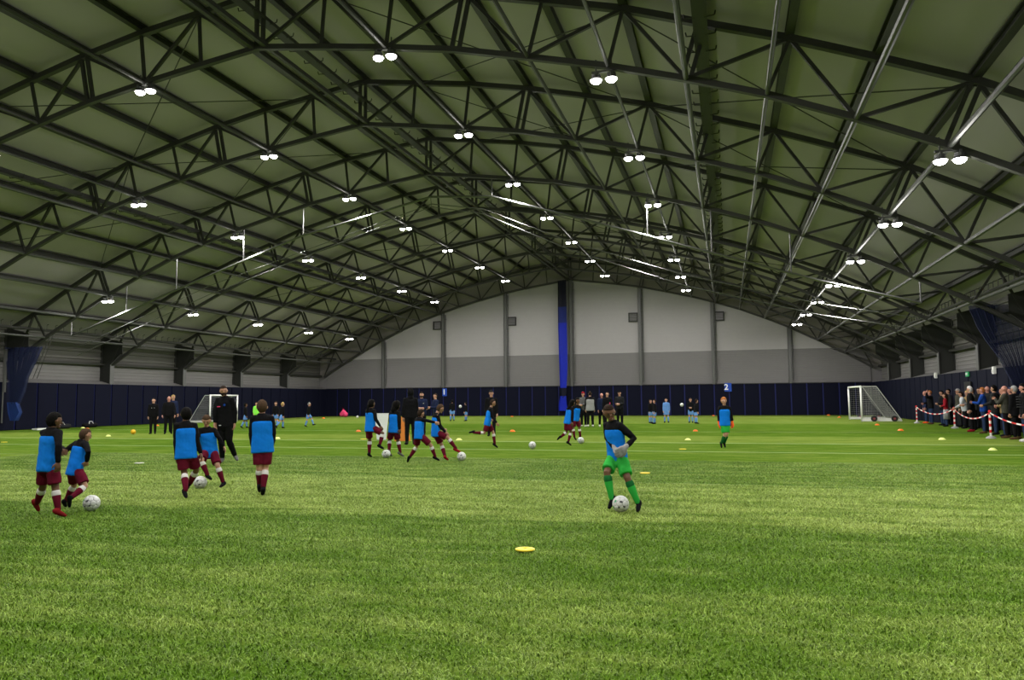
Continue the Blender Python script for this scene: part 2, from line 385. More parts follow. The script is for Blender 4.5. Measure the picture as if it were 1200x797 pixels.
# crossed bracing rods
for j in (1, 2, 4):
    for x0, x1 in ((-12.2,-2.45),(2.45,12.2),(12.2,21.2),(-21.2,-12.2)):
        ya, yb = Y0+j*BAY-(BAY if j != 4 else 0), Y0+(j)*BAY+(0 if j != 4 else BAY)
        za, zb = interp(TT, x0*S)-.1, interp(TT, x1*S)-.1
        MB().tube((x0*S,ya,za),(x1*S,yb,zb),.018,5).build('bracing_rod', m_steel, ceiling)
        MB().tube((x0*S,yb,za),(x1*S,ya,zb),.018,5).build('bracing_rod', m_steel, ceiling)

# ------------------------------------------------------------------ roof trusses
def truss_parts():
    P = []
    t3 = lambda i, sg: Vector((sg*TT[i][0], 0, TT[i][1])); b3 = lambda i, sg: Vector((sg*BB[i][0], 0, BB[i][1]))
    for sg in (-1, 1):
        P.append(('top_chord', MB().path([t3(i,sg) for i in range(13)], .085, square=True)))
        P.append(('bottom_chord', MB().path([b3(i,sg) for i in range(13)], .075, square=True)))
        for i in range(0 if sg == 1 else 1, 12):
            a, b = t3(i,sg), b3(i,sg)
            if i in (0, 3, 6, 9): 
                mb = MB(); o = Vector((.11,0,0)); mb.tube(a-o,b-o,.05,square=True); mb.tube(a+o,b+o,.05,square=True)
            else: mb = MB().tube(a,b,.042,square=True)
            P.append(('post', mb))
        for i in range(0, 12):
            a, b = (b3(i,sg), t3(i+1,sg)) if i % 2 == 0 else (t3(i,sg), b3(i+1,sg))
            P.append(('diagonal', MB().tube(a, b, .045, square=True)))
        # portal column: deep web, flange, haunch
        x = sg*HW; xo = sg*(HO-.05); zt = 5.9*S
        web = MB().add([(xo,-.02,PAD),(x,-.02,PAD),(x,-.02,4.3*S),(x-sg*.75,-.02,5.05*S),(x-sg*.75,-.02,5.9*S),(xo,-.02,6.3*S),(xo,.02,PAD),(x,.02,PAD),(x,.02,4.3*S),(x-sg*.75,.02,5.05*S),(x-sg*.75,.02,5.9*S),(xo,.02,6.3*S)],
              [(0,1,2,3,4,5),(11,10,9,8,7,6)]+[(i,(i+1)%6,(i+1)%6+6,i+6) for i in range(6)])
        P.append(('column_web', web, m_coldk))
        fl = MB().box((x,0,(PAD+4.3*S)/2),(.04,.32,4.3*S-PAD)); fl.add([(x,-.16,4.3*S),(x,.16,4.3*S),(x-sg*.75,.16,5.05*S),(x-sg*.75,-.16,5.05*S)],[(0,1,2,3)])
        P.append(('column_flange', fl, m_col))
        P.append(('column_flange', MB().box((xo,0,(PAD+6.2*S)/2),(.04,.32,6.2*S-PAD)), m_coldk))
    return [(p[0], p[1].mesh(p[0], p[2] if len(p) > 2 else m_steel)) for p in P]
TP = truss_parts()
for j in range(-1, 8):
    y = Y0+j*BAY if j < 7 else YW-.45
    t = empty('roof_truss', (0,y,0), cat='truss', group='roof trusses spanning the hall',
        label=('dark steel roof truss, %s in line from the near end of the hall' % ORD[j+1]) if j < 7 else 'dark steel roof truss lying against the light grey back wall')
    for nm, me in TP:
        if j == 7 and nm.startswith('column'): continue
        link(nm, me, t)

# ------------------------------------------------------------------ curtain tracks with hooks
def track(x, z, label, r=.11):
    t = empty('curtain_track', (x,7,z), cat='rail', label=label)
    MB().box((0,(YW-7.3)/2,0),(2.4*r,YW-7.4,.10)).box((0,(YW-7.3)/2,.1),(.08,YW-7.4,.14)).build('rail', m_steel, t)
    mb = MB(); y = .5
    while y < YW-8:
        for sg in (-1, 1):
            mb.tube((sg*.1,y,-.05),(sg*.34,y,-.03),.018,4); mb.tube((sg*.34,y,-.03),(sg*.36,y,.07),.018,4)
        y += .9
    tag(mb.build('hook', m_steel, t), kind='stuff')
    return t
track(0, 14.55*S, 'dark curtain track with hooks running along the roof ridge', .13)
track(-14.3*S, 11.35*S, 'dark curtain track with hooks hung under the left roof slope')
track(14.4*S, 11.6*S, 'dark curtain track with hooks hung under the right roof slope', .14)
# eaves: rolled netting with hooks along both walls
for sg, nm in ((-1,'left'),(1,'right')):
    e = empty('eaves_rail', (sg*25.9*S,10,6.15*S), cat='rail', label='dark hooked net rail along the %s eaves of the hall' % nm)
    MB().tube((0,0,0),(0,YW-10.5,0),.07,8).build('rail', m_steel, e)
    mb = MB(); y = .3
    while y < YW-11:
        mb.tube((0,y,0),(0,y,.3),.018,4); mb.tube((0,y,.3),(.14,y,.34),.018,4); y += .55
    tag(mb.build('hook', m_steel, e), kind='stuff')

# ------------------------------------------------------------------ cross-hall net rail under the third truss
Y2 = Y0+2*BAY
RP = [(-23.4,5.7),(-19.4,7.0),(-15.9,8.15),(-11.4,9.6),(-7.6,10.8),(0,12.35),(3.4,12.1),(11.3,9.5),(13.0,8.9),(19.0,6.9),(23.1,5.7)]
n_ = empty('net_rail', (0,Y2+.25,0), cat='rail', label='pale metal net rail hanging on drop rods across the hall')
MB().path([(x*S,0,z*S) for x, z in RP], .055, 6).build('rail', m_galv, n_)
for x, z in RP[:5]+RP[6:8]+RP[10:]+[(14.3,8.45),(17.8,7.3)]:
    zt = interp(BB, x*S)
    MB().tube((x*S,0,z*S),(x*S,0,zt), .032, 6).build('drop_rod', m_galv, n_)
c = empty('net_hoist_rope', (0,Y2+.35,0), cat='rope', label='pair of thin pale hoist ropes slung across the hall below the net rail')
MB().tube((0,0,11.9*S),(0,-.1,12.35*S),.02,5).build('hanger', m_galv, c)
for dz in (0, -.45):
    MB().path([(-23.0*S,0,5.0*S+dz),(-13.7*S,0,8.3*S+dz),(0,0,12.0*S+dz*.3),(2.9*S,0,11.5*S+dz*.5),(7.5*S,0,9.45*S+dz*.8),(13*S,0,7.5*S+dz),(19*S,0,5.85*S+dz),(23*S,0,5.05*S+dz)], .02, 5).build('rope', m_galv, c)

# ------------------------------------------------------------------ netting curtains
def net_mat(name, col, alpha):
    m = mat(name, col, .8, var=.25, scale=3, alpha=alpha); return m
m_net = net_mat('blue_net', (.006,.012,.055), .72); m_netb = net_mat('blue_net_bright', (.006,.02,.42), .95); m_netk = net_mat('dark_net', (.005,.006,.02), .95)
def pleated(name, m, parent, outline, y0, folds=14, depth=.12):
    """outline: (z, x_left, x_right) from top to bottom"""
    mb = MB(); n = folds*2; vs = []
    for z, a, b in outline:
        for i in range(n+1):
            u = i/n; vs.append((a+(b-a)*u, y0+(depth if i % 2 else -depth)*(1+.3*math.sin(i*1.7)), z))
    W = n+1; fs = [(r*W+i, r*W+i+1, (r+1)*W+i+1, (r+1)*W+i) for r in range(len(outline)-1) for i in range(n)]
    return mb.add(vs, fs).build(name, m, parent, smooth=True)
c = empty('division_curtain', (-.75*S,YW-.6,0), cat='curtain', label='tall narrow blue division curtain gathered against the back wall under the ridge')
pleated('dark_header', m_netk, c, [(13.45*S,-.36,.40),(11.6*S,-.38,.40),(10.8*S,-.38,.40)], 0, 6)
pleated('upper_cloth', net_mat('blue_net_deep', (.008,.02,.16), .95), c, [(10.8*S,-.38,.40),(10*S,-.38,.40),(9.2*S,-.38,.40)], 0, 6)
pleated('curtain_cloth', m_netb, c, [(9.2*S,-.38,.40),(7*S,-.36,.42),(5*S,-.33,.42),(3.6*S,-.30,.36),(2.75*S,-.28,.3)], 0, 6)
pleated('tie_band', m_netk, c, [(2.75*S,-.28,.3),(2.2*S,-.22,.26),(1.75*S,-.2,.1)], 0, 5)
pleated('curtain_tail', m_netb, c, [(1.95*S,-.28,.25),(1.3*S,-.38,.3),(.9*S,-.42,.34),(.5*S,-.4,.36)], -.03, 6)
c = empty('corner_net', (-.45,Y2-.7,0), cat='net', label='blue net gathered beside the left wall column')
pleated('net_cloth', m_net, c, [(5.0*S,-26.6*S,-23.9*S),(4.2*S,-26.5*S,-24.3*S),(3.2*S,-26.3*S,-24.9*S),(2.4*S,-26.2*S,-25.1*S),(1.6*S,-26.1*S,-25.5*S)], 0, 12, .1)
pleated('net_tail', m_netb if False else net_mat('blue_net_mid',(.006,.03,.15),.95), c, [(1.7*S,-26.2*S,-25.5*S),(1.1*S,-26.1*S,-25.2*S),(.6*S,-25.9*S,-25.5*S)], -.05, 6, .12)
for a, b in (((-23.3*S,0,5.7*S),(-24.5*S,0,3.1*S)),((-23.1*S,0,5.7*S),(-24.2*S,0,3.1*S))): MB().tube(a,b,.02,5).build('net_cord', m_steel, c)
MB().box((-26.55*S,-.1,3.2),(.12,.12,2.3)).tube((-26.6*S,-.12,.4),(-26.6*S,-.12,2.8),.04,6).build('guide_post', m_col, c)
c = empty('side_net', (0,Y2+.3,0), cat='net', label='large dark blue net sagging beside the right wall behind the spectators')
pleated('net_cloth', m_net, c, [(5.5*S,24.9*S,27.1*S),(4.6*S,25.2*S,27.1*S),(4.0*S,25.5*S,27.1*S),(3.2*S,26.0*S,27.1*S),(2.2*S,26.4*S,27.1*S),(1.4*S,26.6*S,27.1*S)], 0, 16, .1)

# joint positions of the posed figures, metres from the spot each stands on
def unpack(*v): return dict(zip(['pv','nk','hd']+[q+sd for sd in 'LR' for q in ('sh','el','wr','hp','kn','an','to')], v))
JOINTS = {
 'P1': ((4.971, 7.651), 46.8, 1.30, -50, unpack((-0.092, 0.001, 0.628), (-0.071, 0.019, 1.063), (-0.040, 0.039, 1.169), (-0.155, 0.115, 1.018), (-0.048, 0.115, 0.833), (0.038, 0.273, 0.778), (-0.134, 0.051, 0.628), (-0.141, 0.133, 0.334), (-0.197, 0.330, 0.125), (-0.133, 0.387, -0.005), (0.008, -0.080, 1.018), (0.012, -0.224, 0.859), (0.014, -0.224, 0.660), (-0.050, -0.049, 0.628), (-0.002, -0.094, 0.336), (0.034, -0.133, 0.076), (0.156, -0.066, 0.006))),
 'P2': ((4.727, 8.197), 45.7, 1.13, -60, unpack((-0.019, 0.001, 0.492), (0.046, 0.015, 0.865), (0.089, 0.030, 0.943), (-0.016, 0.109, 0.826), (-0.133, 0.061, 0.745), (-0.196, 0.207, 0.785), (-0.047, 0.050, 0.492), (-0.020, 0.198, 0.274), (-0.113, 0.286, 0.054), (-0.071, 0.384, -0.029), (0.095, -0.082, 0.826), (0.128, -0.238, 0.729), (0.113, -0.138, 0.600), (0.009, -0.048, 0.492), (0.104, -0.176, 0.280), (-0.051, -0.332, 0.153), (-0.038, -0.285, 0.026))),
 'P6': ((5.219, 9.757), 39.0, 1.34, 8, unpack((-0.029, 0.004, 0.681), (-0.047, 0.030, 1.129), (-0.042, 0.059, 1.251), (-0.176, 0.009, 1.082), (-0.168, 0.009, 0.836), (-0.157, 0.009, 0.619), (-0.096, -0.005, 0.681), (-0.044, -0.005, 0.372), (-0.020, -0.190, 0.135), (0.023, -0.318, 0.047), (0.084, 0.045, 1.082), (0.117, 0.028, 0.866), (0.178, 0.028, 0.657), (0.037, 0.013, 0.681), (0.123, 0.111, 0.394), (0.031, 0.296, 0.174), (0.021, 0.428, 0.082))),
 'P7': ((4.783, 11.046), 37.0, 1.22, 172, unpack((-0.141, -0.000, 0.569), (-0.195, -0.030, 0.973), (-0.197, -0.059, 1.095), (-0.071, -0.043, 0.931), (-0.004, -0.090, 0.820), (0.080, -0.090, 0.661), (-0.080, -0.009, 0.569), (-0.007, -0.168, 0.342), (0.085, -0.168, 0.070), (0.013, -0.289, 0.029), (-0.308, -0.010, 0.931), (-0.325, -0.067, 0.870), (-0.332, -0.159, 0.719), (-0.201, 0.008, 0.569), (-0.259, -0.242, 0.441), (-0.161, -0.307, 0.220), (-0.081, -0.419, 0.171))),
 'P8': ((1.832, 15.213), 36.6, 1.80, 150, unpack((-0.019, -0.003, 0.863), (-0.040, -0.026, 1.465), (-0.071, -0.052, 1.618), (0.115, -0.112, 1.402), (0.191, -0.073, 1.145), (0.187, -0.073, 0.867), (0.059, -0.048, 0.863), (0.074, -0.018, 0.452), (0.204, 0.173, 0.119), (0.260, -0.016, 0.031), (-0.190, 0.065, 1.402), (-0.247, 0.012, 1.169), (-0.241, 0.012, 0.893), (-0.097, 0.042, 0.863), (-0.093, 0.042, 0.434), (-0.067, 0.210, 0.066), (-0.111, 0.008, 0.003))),
 'P9': ((6.305, 10.097), 34.0, 1.40, 0, unpack((-0.019, 0.004, 0.715), (-0.033, 0.030, 1.183), (-0.035, 0.060, 1.306), (-0.169, 0.027, 1.134), (-0.182, 0.027, 0.889), (-0.154, 0.071, 0.692), (-0.089, 0.004, 0.715), (-0.058, 0.004, 0.385), (-0.052, 0.089, 0.120), (-0.052, 0.237, 0.040), (0.106, 0.027, 1.134), (0.140, 0.027, 0.894), (0.119, 0.107, 0.709), (0.051, 0.004, 0.715), (0.030, 0.004, 0.382), (0.005, -0.105, 0.088), (-0.005, 0.042, 0.008))),
 'P10': ((4.524, 17.247), 26.5, 1.38, -50, unpack((-0.008, 0.001, 0.700), (0.003, 0.019, 1.162), (0.023, 0.039, 1.290), (-0.085, 0.121, 1.114), (-0.070, 0.184, 0.925), (-0.005, 0.184, 0.732), (-0.052, 0.054, 0.700), (-0.020, 0.151, 0.393), (-0.026, 0.151, 0.053), (0.063, 0.275, -0.011), (0.088, -0.086, 1.114), (0.129, -0.132, 0.910), (0.235, -0.132, 0.740), (0.036, -0.052, 0.700), (0.299, -0.116, 0.559), (0.228, -0.174, 0.280), (0.361, -0.106, 0.208))),
 'P11': ((5.024, 17.617), 24.7, 1.36, -45, unpack((-0.035, 0.001, 0.668), (-0.005, 0.021, 1.122), (0.037, 0.042, 1.251), (-0.102, 0.113, 1.075), (-0.133, 0.178, 0.894), (-0.110, 0.194, 0.699), (-0.083, 0.049, 0.668), (-0.141, 0.168, 0.377), (-0.149, 0.023, 0.108), (-0.064, 0.120, 0.007), (0.086, -0.075, 1.075), (0.102, -0.129, 0.878), (0.114, -0.129, 0.665), (0.013, -0.047, 0.668), (0.071, 0.076, 0.378), (0.128, 0.076, 0.078), (0.273, 0.076, -0.009))),
 'P15': ((6.358, 16.044), 22.9, 1.25, -58, unpack((-0.022, -0.000, 0.596), (-0.009, 0.016, 0.991), (0.025, 0.032, 1.086), (-0.076, 0.118, 0.948), (-0.099, 0.190, 0.803), (-0.060, 0.297, 0.661), (-0.055, 0.053, 0.596), (-0.069, 0.187, 0.335), (-0.233, 0.187, 0.086), (-0.257, 0.275, -0.033), (0.054, -0.090, 0.948), (0.171, -0.140, 0.926), (0.335, -0.108, 0.885), (0.011, -0.053, 0.596), (0.247, -0.053, 0.367), (0.347, -0.001, 0.109), (0.492, -0.001, 0.043))),
 'P16': ((6.656, 16.828), 21.0, 1.32, -72, unpack((-0.209, 0.001, 0.631), (-0.200, 0.009, 1.073), (-0.100, 0.019, 1.193), (-0.241, 0.131, 1.027), (-0.262, 0.131, 0.798), (-0.065, 0.131, 0.714), (-0.230, 0.064, 0.631), (-0.070, 0.064, 0.336), (0.012, -0.046, 0.073), (0.101, 0.065, 0.003), (-0.161, -0.115, 1.027), (-0.111, -0.115, 0.805), (0.021, -0.115, 0.644), (-0.189, -0.062, 0.631), (0.080, -0.105, 0.504), (0.264, -0.105, 0.262), (0.427, -0.105, 0.194))),
 'P20': ((6.379, 21.561), 17.4, 1.32, -85, unpack((-0.166, 0.000, 0.742), (-0.069, 0.003, 1.174), (-0.005, 0.005, 1.325), (-0.091, 0.131, 1.129), (-0.250, 0.145, 0.983), (-0.097, 0.145, 0.854), (-0.171, 0.066, 0.742), (0.001, 0.066, 0.440), (0.047, 0.066, 0.111), (0.193, 0.066, 0.010), (-0.068, -0.127, 1.129), (-0.020, -0.127, 0.910), (0.104, -0.127, 0.735), (-0.160, -0.066, 0.742), (-0.250, -0.066, 0.433), (-0.579, -0.066, 0.449), (-0.746, -0.066, 0.391))),
 'P21': ((8.328, 23.112), 11.7, 1.30, -55, unpack((-0.007, 0.002, 0.705), (0.087, 0.017, 1.130), (0.150, 0.034, 1.262), (0.004, 0.120, 1.086), (-0.040, 0.182, 0.916), (0.062, 0.182, 0.732), (-0.044, 0.055, 0.705), (-0.048, 0.055, 0.365), (-0.235, 0.087, 0.206), (-0.303, 0.121, 0.126), (0.150, -0.089, 1.086), (0.144, -0.122, 0.882), (0.140, -0.122, 0.671), (0.031, -0.051, 0.705), (0.084, -0.051, 0.369), (0.001, -0.051, 0.068), (0.118, -0.013, 0.000))),
 'P22': ((8.026, 26.038), 11.1, 1.34, -130, unpack((-0.015, -0.002, 0.722), (0.032, -0.019, 1.168), (0.049, -0.039, 1.337), (0.112, 0.083, 1.121), (0.222, 0.048, 0.943), (0.111, 0.048, 0.756), (0.028, 0.050, 0.722), (0.095, 0.050, 0.381), (0.120, 0.100, 0.098), (0.163, 0.033, 0.018), (-0.057, -0.118, 1.121), (-0.178, -0.085, 0.948), (-0.137, -0.085, 0.741), (-0.058, -0.053, 0.722), (-0.127, -0.053, 0.386), (-0.078, -0.015, 0.098), (-0.029, -0.081, 0.019))),
 'P28': ((11.770, 9.865), 7.8, 1.36, 132, unpack((-0.047, -0.000, 0.713), (-0.098, -0.020, 1.165), (-0.140, -0.040, 1.287), (-0.004, -0.117, 1.118), (0.169, -0.117, 0.955), (0.059, -0.249, 0.859), (-0.002, -0.051, 0.713), (0.073, -0.202, 0.466), (0.194, -0.202, 0.169), (0.163, -0.332, 0.075), (-0.182, 0.081, 1.118), (-0.174, 0.034, 0.959), (-0.082, -0.098, 0.845), (-0.093, 0.050, 0.713), (-0.183, -0.198, 0.534), (-0.131, -0.198, 0.218), (-0.183, -0.275, 0.132))),
 'P33': ((12.962, 22.564), 0.4, 1.38, -165, unpack((0.051, -0.005, 0.704), (0.053, -0.029, 1.166), (0.045, -0.058, 1.313), (0.183, 0.009, 1.118), (0.239, 0.038, 0.921), (0.261, 0.038, 0.714), (0.118, 0.013, 0.704), (0.105, 0.013, 0.363), (0.027, 0.146, 0.113), (0.049, 0.071, 0.044), (-0.078, -0.061, 1.118), (-0.119, -0.028, 0.923), (-0.114, -0.028, 0.699), (-0.016, -0.023, 0.704), (0.045, -0.023, 0.353), (-0.053, 0.065, 0.117), (-0.035, -0.013, 0.017))),
}
# ------------------------------------------------------------------ people
SK = {'pale': (.50,.27,.19), 'tan': (.38,.20,.13), 'brown': (.13,.062,.035), 'pink': (.48,.22,.165)}
def skin(k): return mat('skin_'+k, SK[k], .5, var=.08, scale=14)
def cloth(name, c): return mat('cloth_'+name, c, .85, var=.18, scale=9, bump=.25, spec=.07)
CL_ = dict(black=(.006,.006,.007), blue=(.006,.17,.66), maroon=(.10,.006,.018), white=(.62,.60,.60), green=(.03,.36,.05), greend=(.012,.12,.03),
   lightblue=(.13,.28,.62), redboot=(.20,.012,.015), navy=(.012,.018,.05), grey=(.10,.10,.10), lgrey=(.27,.27,.27), tan=(.22,.15,.07), red=(.22,.008,.015), jeans=(.02,.035,.08),
   pink=(.65,.06,.16), orange=(.75,.10,.02), neon=(.25,.75,.08), royal=(.012,.05,.26), olive=(.045,.045,.035), cream=(.5,.42,.28), brownc=(.08,.045,.02), charcoal=(.016,.0165,.018), pale=(.45,.47,.5))
def cm(k): return cloth(k, CL_[k])
HAIR = dict(black=(.004,.0035,.003), dark=(.025,.015,.01), brown=(.06,.035,.02), ginger=(.35,.12,.03), blond=(.45,.30,.12), grey=(.25,.25,.25))
m_eye = mat('eye_dark', (.01,.008,.006), .3); m_mouth = mat('lips', (.25,.06,.05), .5)
PENDING = []
def remesh(o, vox, it=4, fac=.5):
    m = o.modifiers.new('r', 'REMESH'); m.mode = 'VOXEL'; m.voxel_size = vox; m.use_smooth_shade = True
    s = o.modifiers.new('s', 'SMOOTH'); s.factor = fac; s.iterations = it
    PENDING.append(o)
def frame(A, R):
    A = A.normalized(); R = (R-A*R.dot(A)).normalized(); return R, A.cross(R)   # right, forward is A x R
def head_fn(p):
    z = p.z
    if z < 0: p.x *= 1-.30*(-z)**1.3; p.y *= 1-.12*(-z)
    if p.y > 0: p.y *= .94
    if p.y < 0 and z > -.2: p.y *= 1.06
    return p
def hand(mb, w_, d, n, H, sd, fr=.0068, curl=.5):
    """palm, four fingers and a thumb; d along the forearm, n palm normal"""
    d = d.normalized(); n = (n-d*n.dot(d)).normalized(); s = d.cross(n)*sd
    k = H
    c0, c1 = w_+d*.012*k, w_+d*.052*k
    mb.rings([(w_-d*.01*k, s*sd, n, .016*k, .013*k),(c0, s*sd, n, .022*k, .014*k),(c0+d*.02*k, s*sd, n, .028*k,.014*k),(c1, s*sd, n, .027*k,.012*k),(c1+d*.008*k, s*sd, n, .018*k,.007*k)], 10)
    for i, L in enumerate((.040,.046,.043,.034)):
        off = s*(.021-.014*i)*k; a = c1+off-d*.012*k
        d1 = (d+n*curl*.5+s*(.10-.07*i)).normalized(); d2 = (d+n*curl*1.6).normalized()
        b = a+d1*(L*.55+.012)*k; e = b+d2*L*.5*k
        mb.limb([a, b, e], [fr*k*1.15, fr*k*1.05, fr*k*.85], 7)
    a = w_+d*.014*k+s*.018*k; b = a+(d*.6+s*.75+n*.25).normalized()*.028*k; e = b+(d*.9+s*.2+n*.4).normalized()*.024*k
    mb.limb([a, b, e], [fr*k*1.5, fr*k*1.2, fr*k], 7)
def person(name, label, loc, rz, H, phi, J, top='black', bib=None, legs='shorts', legc='maroon', socks='maroon', band='white', shoe='black',
           sk='pale', hair='dark', style='short', vox=.012, coat=1.0, turn=0, gloves=None, group=None, sleeves=None, extras=None, hoodc=None, skirt=False, on_ground=True, tilt=0, beard=False):
    J = {k: Vector(v) for k, v in J.items()}
    F = Vector((-math.sin(math.radians(phi)), math.cos(math.radians(phi)), 0)); R = Vector((F.y, -F.x, 0))
    adult = H > 1.55
    # foot frames
    feet = {}
    for s in 'LR':
        a, t, k = J['an'+s], J['to'+s], J['kn'+s]; fd = (t-a)
        if fd.length < .02: fd = F.copy()
        sh = (a-k).normalized(); fdn = fd.normalized()
        dn = (sh-fdn*sh.dot(fdn)); dn = dn.normalized() if dn.length > .2 else Vector((0,0,-1))
        fdn = (fdn-dn*fdn.dot(dn)*.5).normalized()
        heel = a+dn*.024*H-fdn*.022*H; mid = a+dn*.028*H+fdn*.045*H; toe = a+dn*.032*H+fdn*.092*H
        feet[s] = (heel, mid, toe, dn, fdn)
    low = min(min(p.z-r*H for p, r in zip(f[:3], (.024,.020,.014))) for f in feet.values())
    if on_ground:
        for k in J: J[k] = J[k]-Vector((0,0,low+.0))
        feet = {s: tuple(p-Vector((0,0,low)) for p in f[:3])+f[3:] for s, f in feet.items()}
    root = empty(name, (loc[0], loc[1], 0), math.radians(rz), label=label, cat='person', group=group)
    near = vox < .016; nseg = 14 if near else 10
    pv, nk, hd = J['pv'], J['nk'], J['hd']
    A = (nk-pv); L = A.length; A.normalize(); Rt, Ft = frame(A, R); Ft = -Ft if Ft.dot(F) < 0 else Ft
    Rt = Ft.cross(A)
    hw = 1.13 if not adult else 1.08
    def torso(rows, sc_=1.0, dsc=1.0, add=0):
        mb_rows = []
        for t, a, b in rows:
            c = pv+A*(L*t); mb_rows.append((c, Rt, -Ft if False else A.cross(Rt), (a*sc_*hw+add)*H, (b*sc_*dsc+add)*H))
        return mb_rows
    # ---- body, one surface
    mb = MB()
    mb.rings(torso([(-.12,.06,.045),(-.02,.078,.052),(.15,.08,.052),(.4,.068,.045),(.65,.078,.05),(.85,.084,.046),(.95,.06,.036),(1.02,.032,.03)]), nseg)
    hr = .046 if adult else .055; hz = .066 if adult else .076; hy = .056 if adult else .064
    hz *= H; hr *= H; hy *= H
    ax = (hd-nk).normalized(); ax = (ax*.6+Vector((0,0,.6))).normalized()
    tr = math.radians(turn); Fh = F*math.cos(tr)+Vector((0,0,1)).cross(F)*math.sin(tr)
    if tilt: ax = (ax+Fh*tilt).normalized()
    Fh = (Fh-ax*Fh.dot(ax)).normalized(); Rh = Fh.cross(ax); HB = Matrix((Rh, Fh, ax)).transposed()
    mb.limb([nk-A*.04*H, nk+(hd-nk)*.45], [.036*H, .031*H], 10)
    mb.ball(hd, (hr, hy, hz), 18, 12, head_fn, HB)
    mb.limb([hd+HB@Vector((0, hy*.80, hz*.08)), hd+HB@Vector((0, hy*1.06, -hz*.22))], [hr*.13, hr*.20], 7)      # nose
    mb.ball(hd+HB@Vector((0, hy*.72, -hz*.72)), (hr*.42, hy*.26, hz*.2), 8, 6, None, HB)                        # chin
    mb.ball(hd+HB@Vector((0, hy*.78, hz*.22)), (hr*.62, hy*.16, hz*.09), 8, 6, None, HB)                       # brow
    for sg in (-1, 1): mb.ball(hd+HB@Vector((sg*hr*1.0, -hy*.05, -hz*.05)), (hr*.16, hy*.2, hz*.22), 8, 6, None, HB)
    for s, sg in (('L',-1),('R',1)):
        sh, el, wr = J['sh'+s], J['el'+s], J['wr'+s]
        mb.limb([sh-Rt*sg*.02*H, sh, sh.lerp(el,.4), el, el.lerp(wr,.3), wr], [.032*H,.032*H,.028*H,.022*H,.0225*H,.0155*H], nseg)
        hp, kn, an = J['hp'+s], J['kn'+s], J['an'+s]
        mb.limb([hp, hp.lerp(kn,.4), kn, kn.lerp(an,.3), an], [.05*H,.046*H,.033*H,.034*H,.022*H], nseg)
        he, mi, to, dn, fd = feet[s]
        mb.limb([he, mi, to-fd*.015*H], [.018*H,.016*H,.010*H], 8)
        d = (wr-el)
        if not gloves: hand(mb, wr, d, (-Rt*sg*.8+Ft*.2), H, -sg)
    o = mb.build('body', skin(sk), root); remesh(o, vox*.62 if near else vox*.85, 3, .5)
    # ---- garments
    tc = cm(top)
    mb = MB(); c_ = coat
    low_t = -.30 if coat > 1.15 else (-.20 if not adult else -.16)
    mb.rings(torso([(low_t,.100,.068),(low_t+.04,.102,.070),(.15,.099,.068),(.4,.094,.064),(.62,.098,.067),(.82,.102,.062),(.93,.078,.05),(1.0,.048,.042),(1.06,.04,.038)], c_), nseg+4)
    for s, sg in (('L',-1),('R',1)):
        sh, el, wr = J['sh'+s], J['el'+s], J['wr'+s]; q = c_
        mb.limb([sh-Rt*sg*.025*H, sh, sh.lerp(el,.5), el, el.lerp(wr,.5), el.lerp(wr,.93)], [.040*H*q,.039*H*q,.035*H*q,.031*H*q,.029*H*q,.0245*H*q], nseg)
    if hoodc or style == 'hood':
        mb.ball(hd-Fh*hy*.15, (hr*1.35, hy*1.22, hz*1.2), 14, 10, lambda p: Vector((p.x, p.y*(.45 if p.y > 0 and p.z < .7 else 1), p.z)), HB)
        mb.limb([nk, nk+(hd-nk)*.5], [.06*H,.055*H], 10)
    o = mb.build('jacket' if adult else 'training_top', tc, root); remesh(o, vox, 4)
    if bib:
        mb = MB(); mb.rings(torso([(-.22,.104,.073),(-.17,.107,.077),(.1,.103,.075),(.35,.098,.071),(.62,.104,.073),(.74,.106,.070),(.79,.101,.066),(.81,.094,.06)], c_), nseg+6)
        o = mb.build('shirt_body', cm(bib), root); remesh(o, vox*.9, 3)
        tag(o, '%s lower body of the %s training top' % (bib, top))
    if legs == 'shorts':
        mb = MB(); mb.rings(torso([(-.28,.062,.05),(-.2,.085,.062),(0,.092,.064),(.12,.086,.06)]), nseg)
        for s in 'LR':
            hp, kn = J['hp'+s], J['kn'+s]
            mb.limb([hp, hp.lerp(kn,.45), hp.lerp(kn,.84)], [.060*H,.061*H,.062*H], nseg, True)
        o = mb.build('shorts', cm(legc), root); remesh(o, vox, 3)
        for s in 'LR':
            kn, an = J['kn'+s], J['an'+s]
            mb = MB(); mb.limb([kn.lerp(an,.22), kn.lerp(an,.42), kn.lerp(an,.72), kn.lerp(an,1.0)], [.035*H,.0385*H,.030*H,.026*H], nseg)
            k = mb.build('sock', cm(socks), root, True)
            if band:
                b = MB(); b.limb([kn.lerp(an,.18), kn.lerp(an,.30)], [.0375*H,.0405*H], nseg); b.build('sock_band', cm(band), k, True)
    else:
        mb = MB(); mb.rings(torso([(-.28,.06,.048),(-.18,.088,.062),(0,.092,.062),(.12,.086,.058)]), nseg)
        for s in 'LR':
            hp, kn, an = J['hp'+s], J['kn'+s], J['an'+s]
            mb.limb([hp, hp.lerp(kn,.45), kn, kn.lerp(an,.5), kn.lerp(an,.97)], [.060*H,.054*H,.042*H,.038*H,.032*H], nseg)
        o = mb.build('trousers', cm(legc), root); remesh(o, vox, 3)
    if skirt:
        mb = MB(); mb.rings(torso([(-.95,.115,.09),(-.5,.11,.085),(0,.10,.075)]), nseg); mb.build('coat_skirt', cm(skirt), root, True)
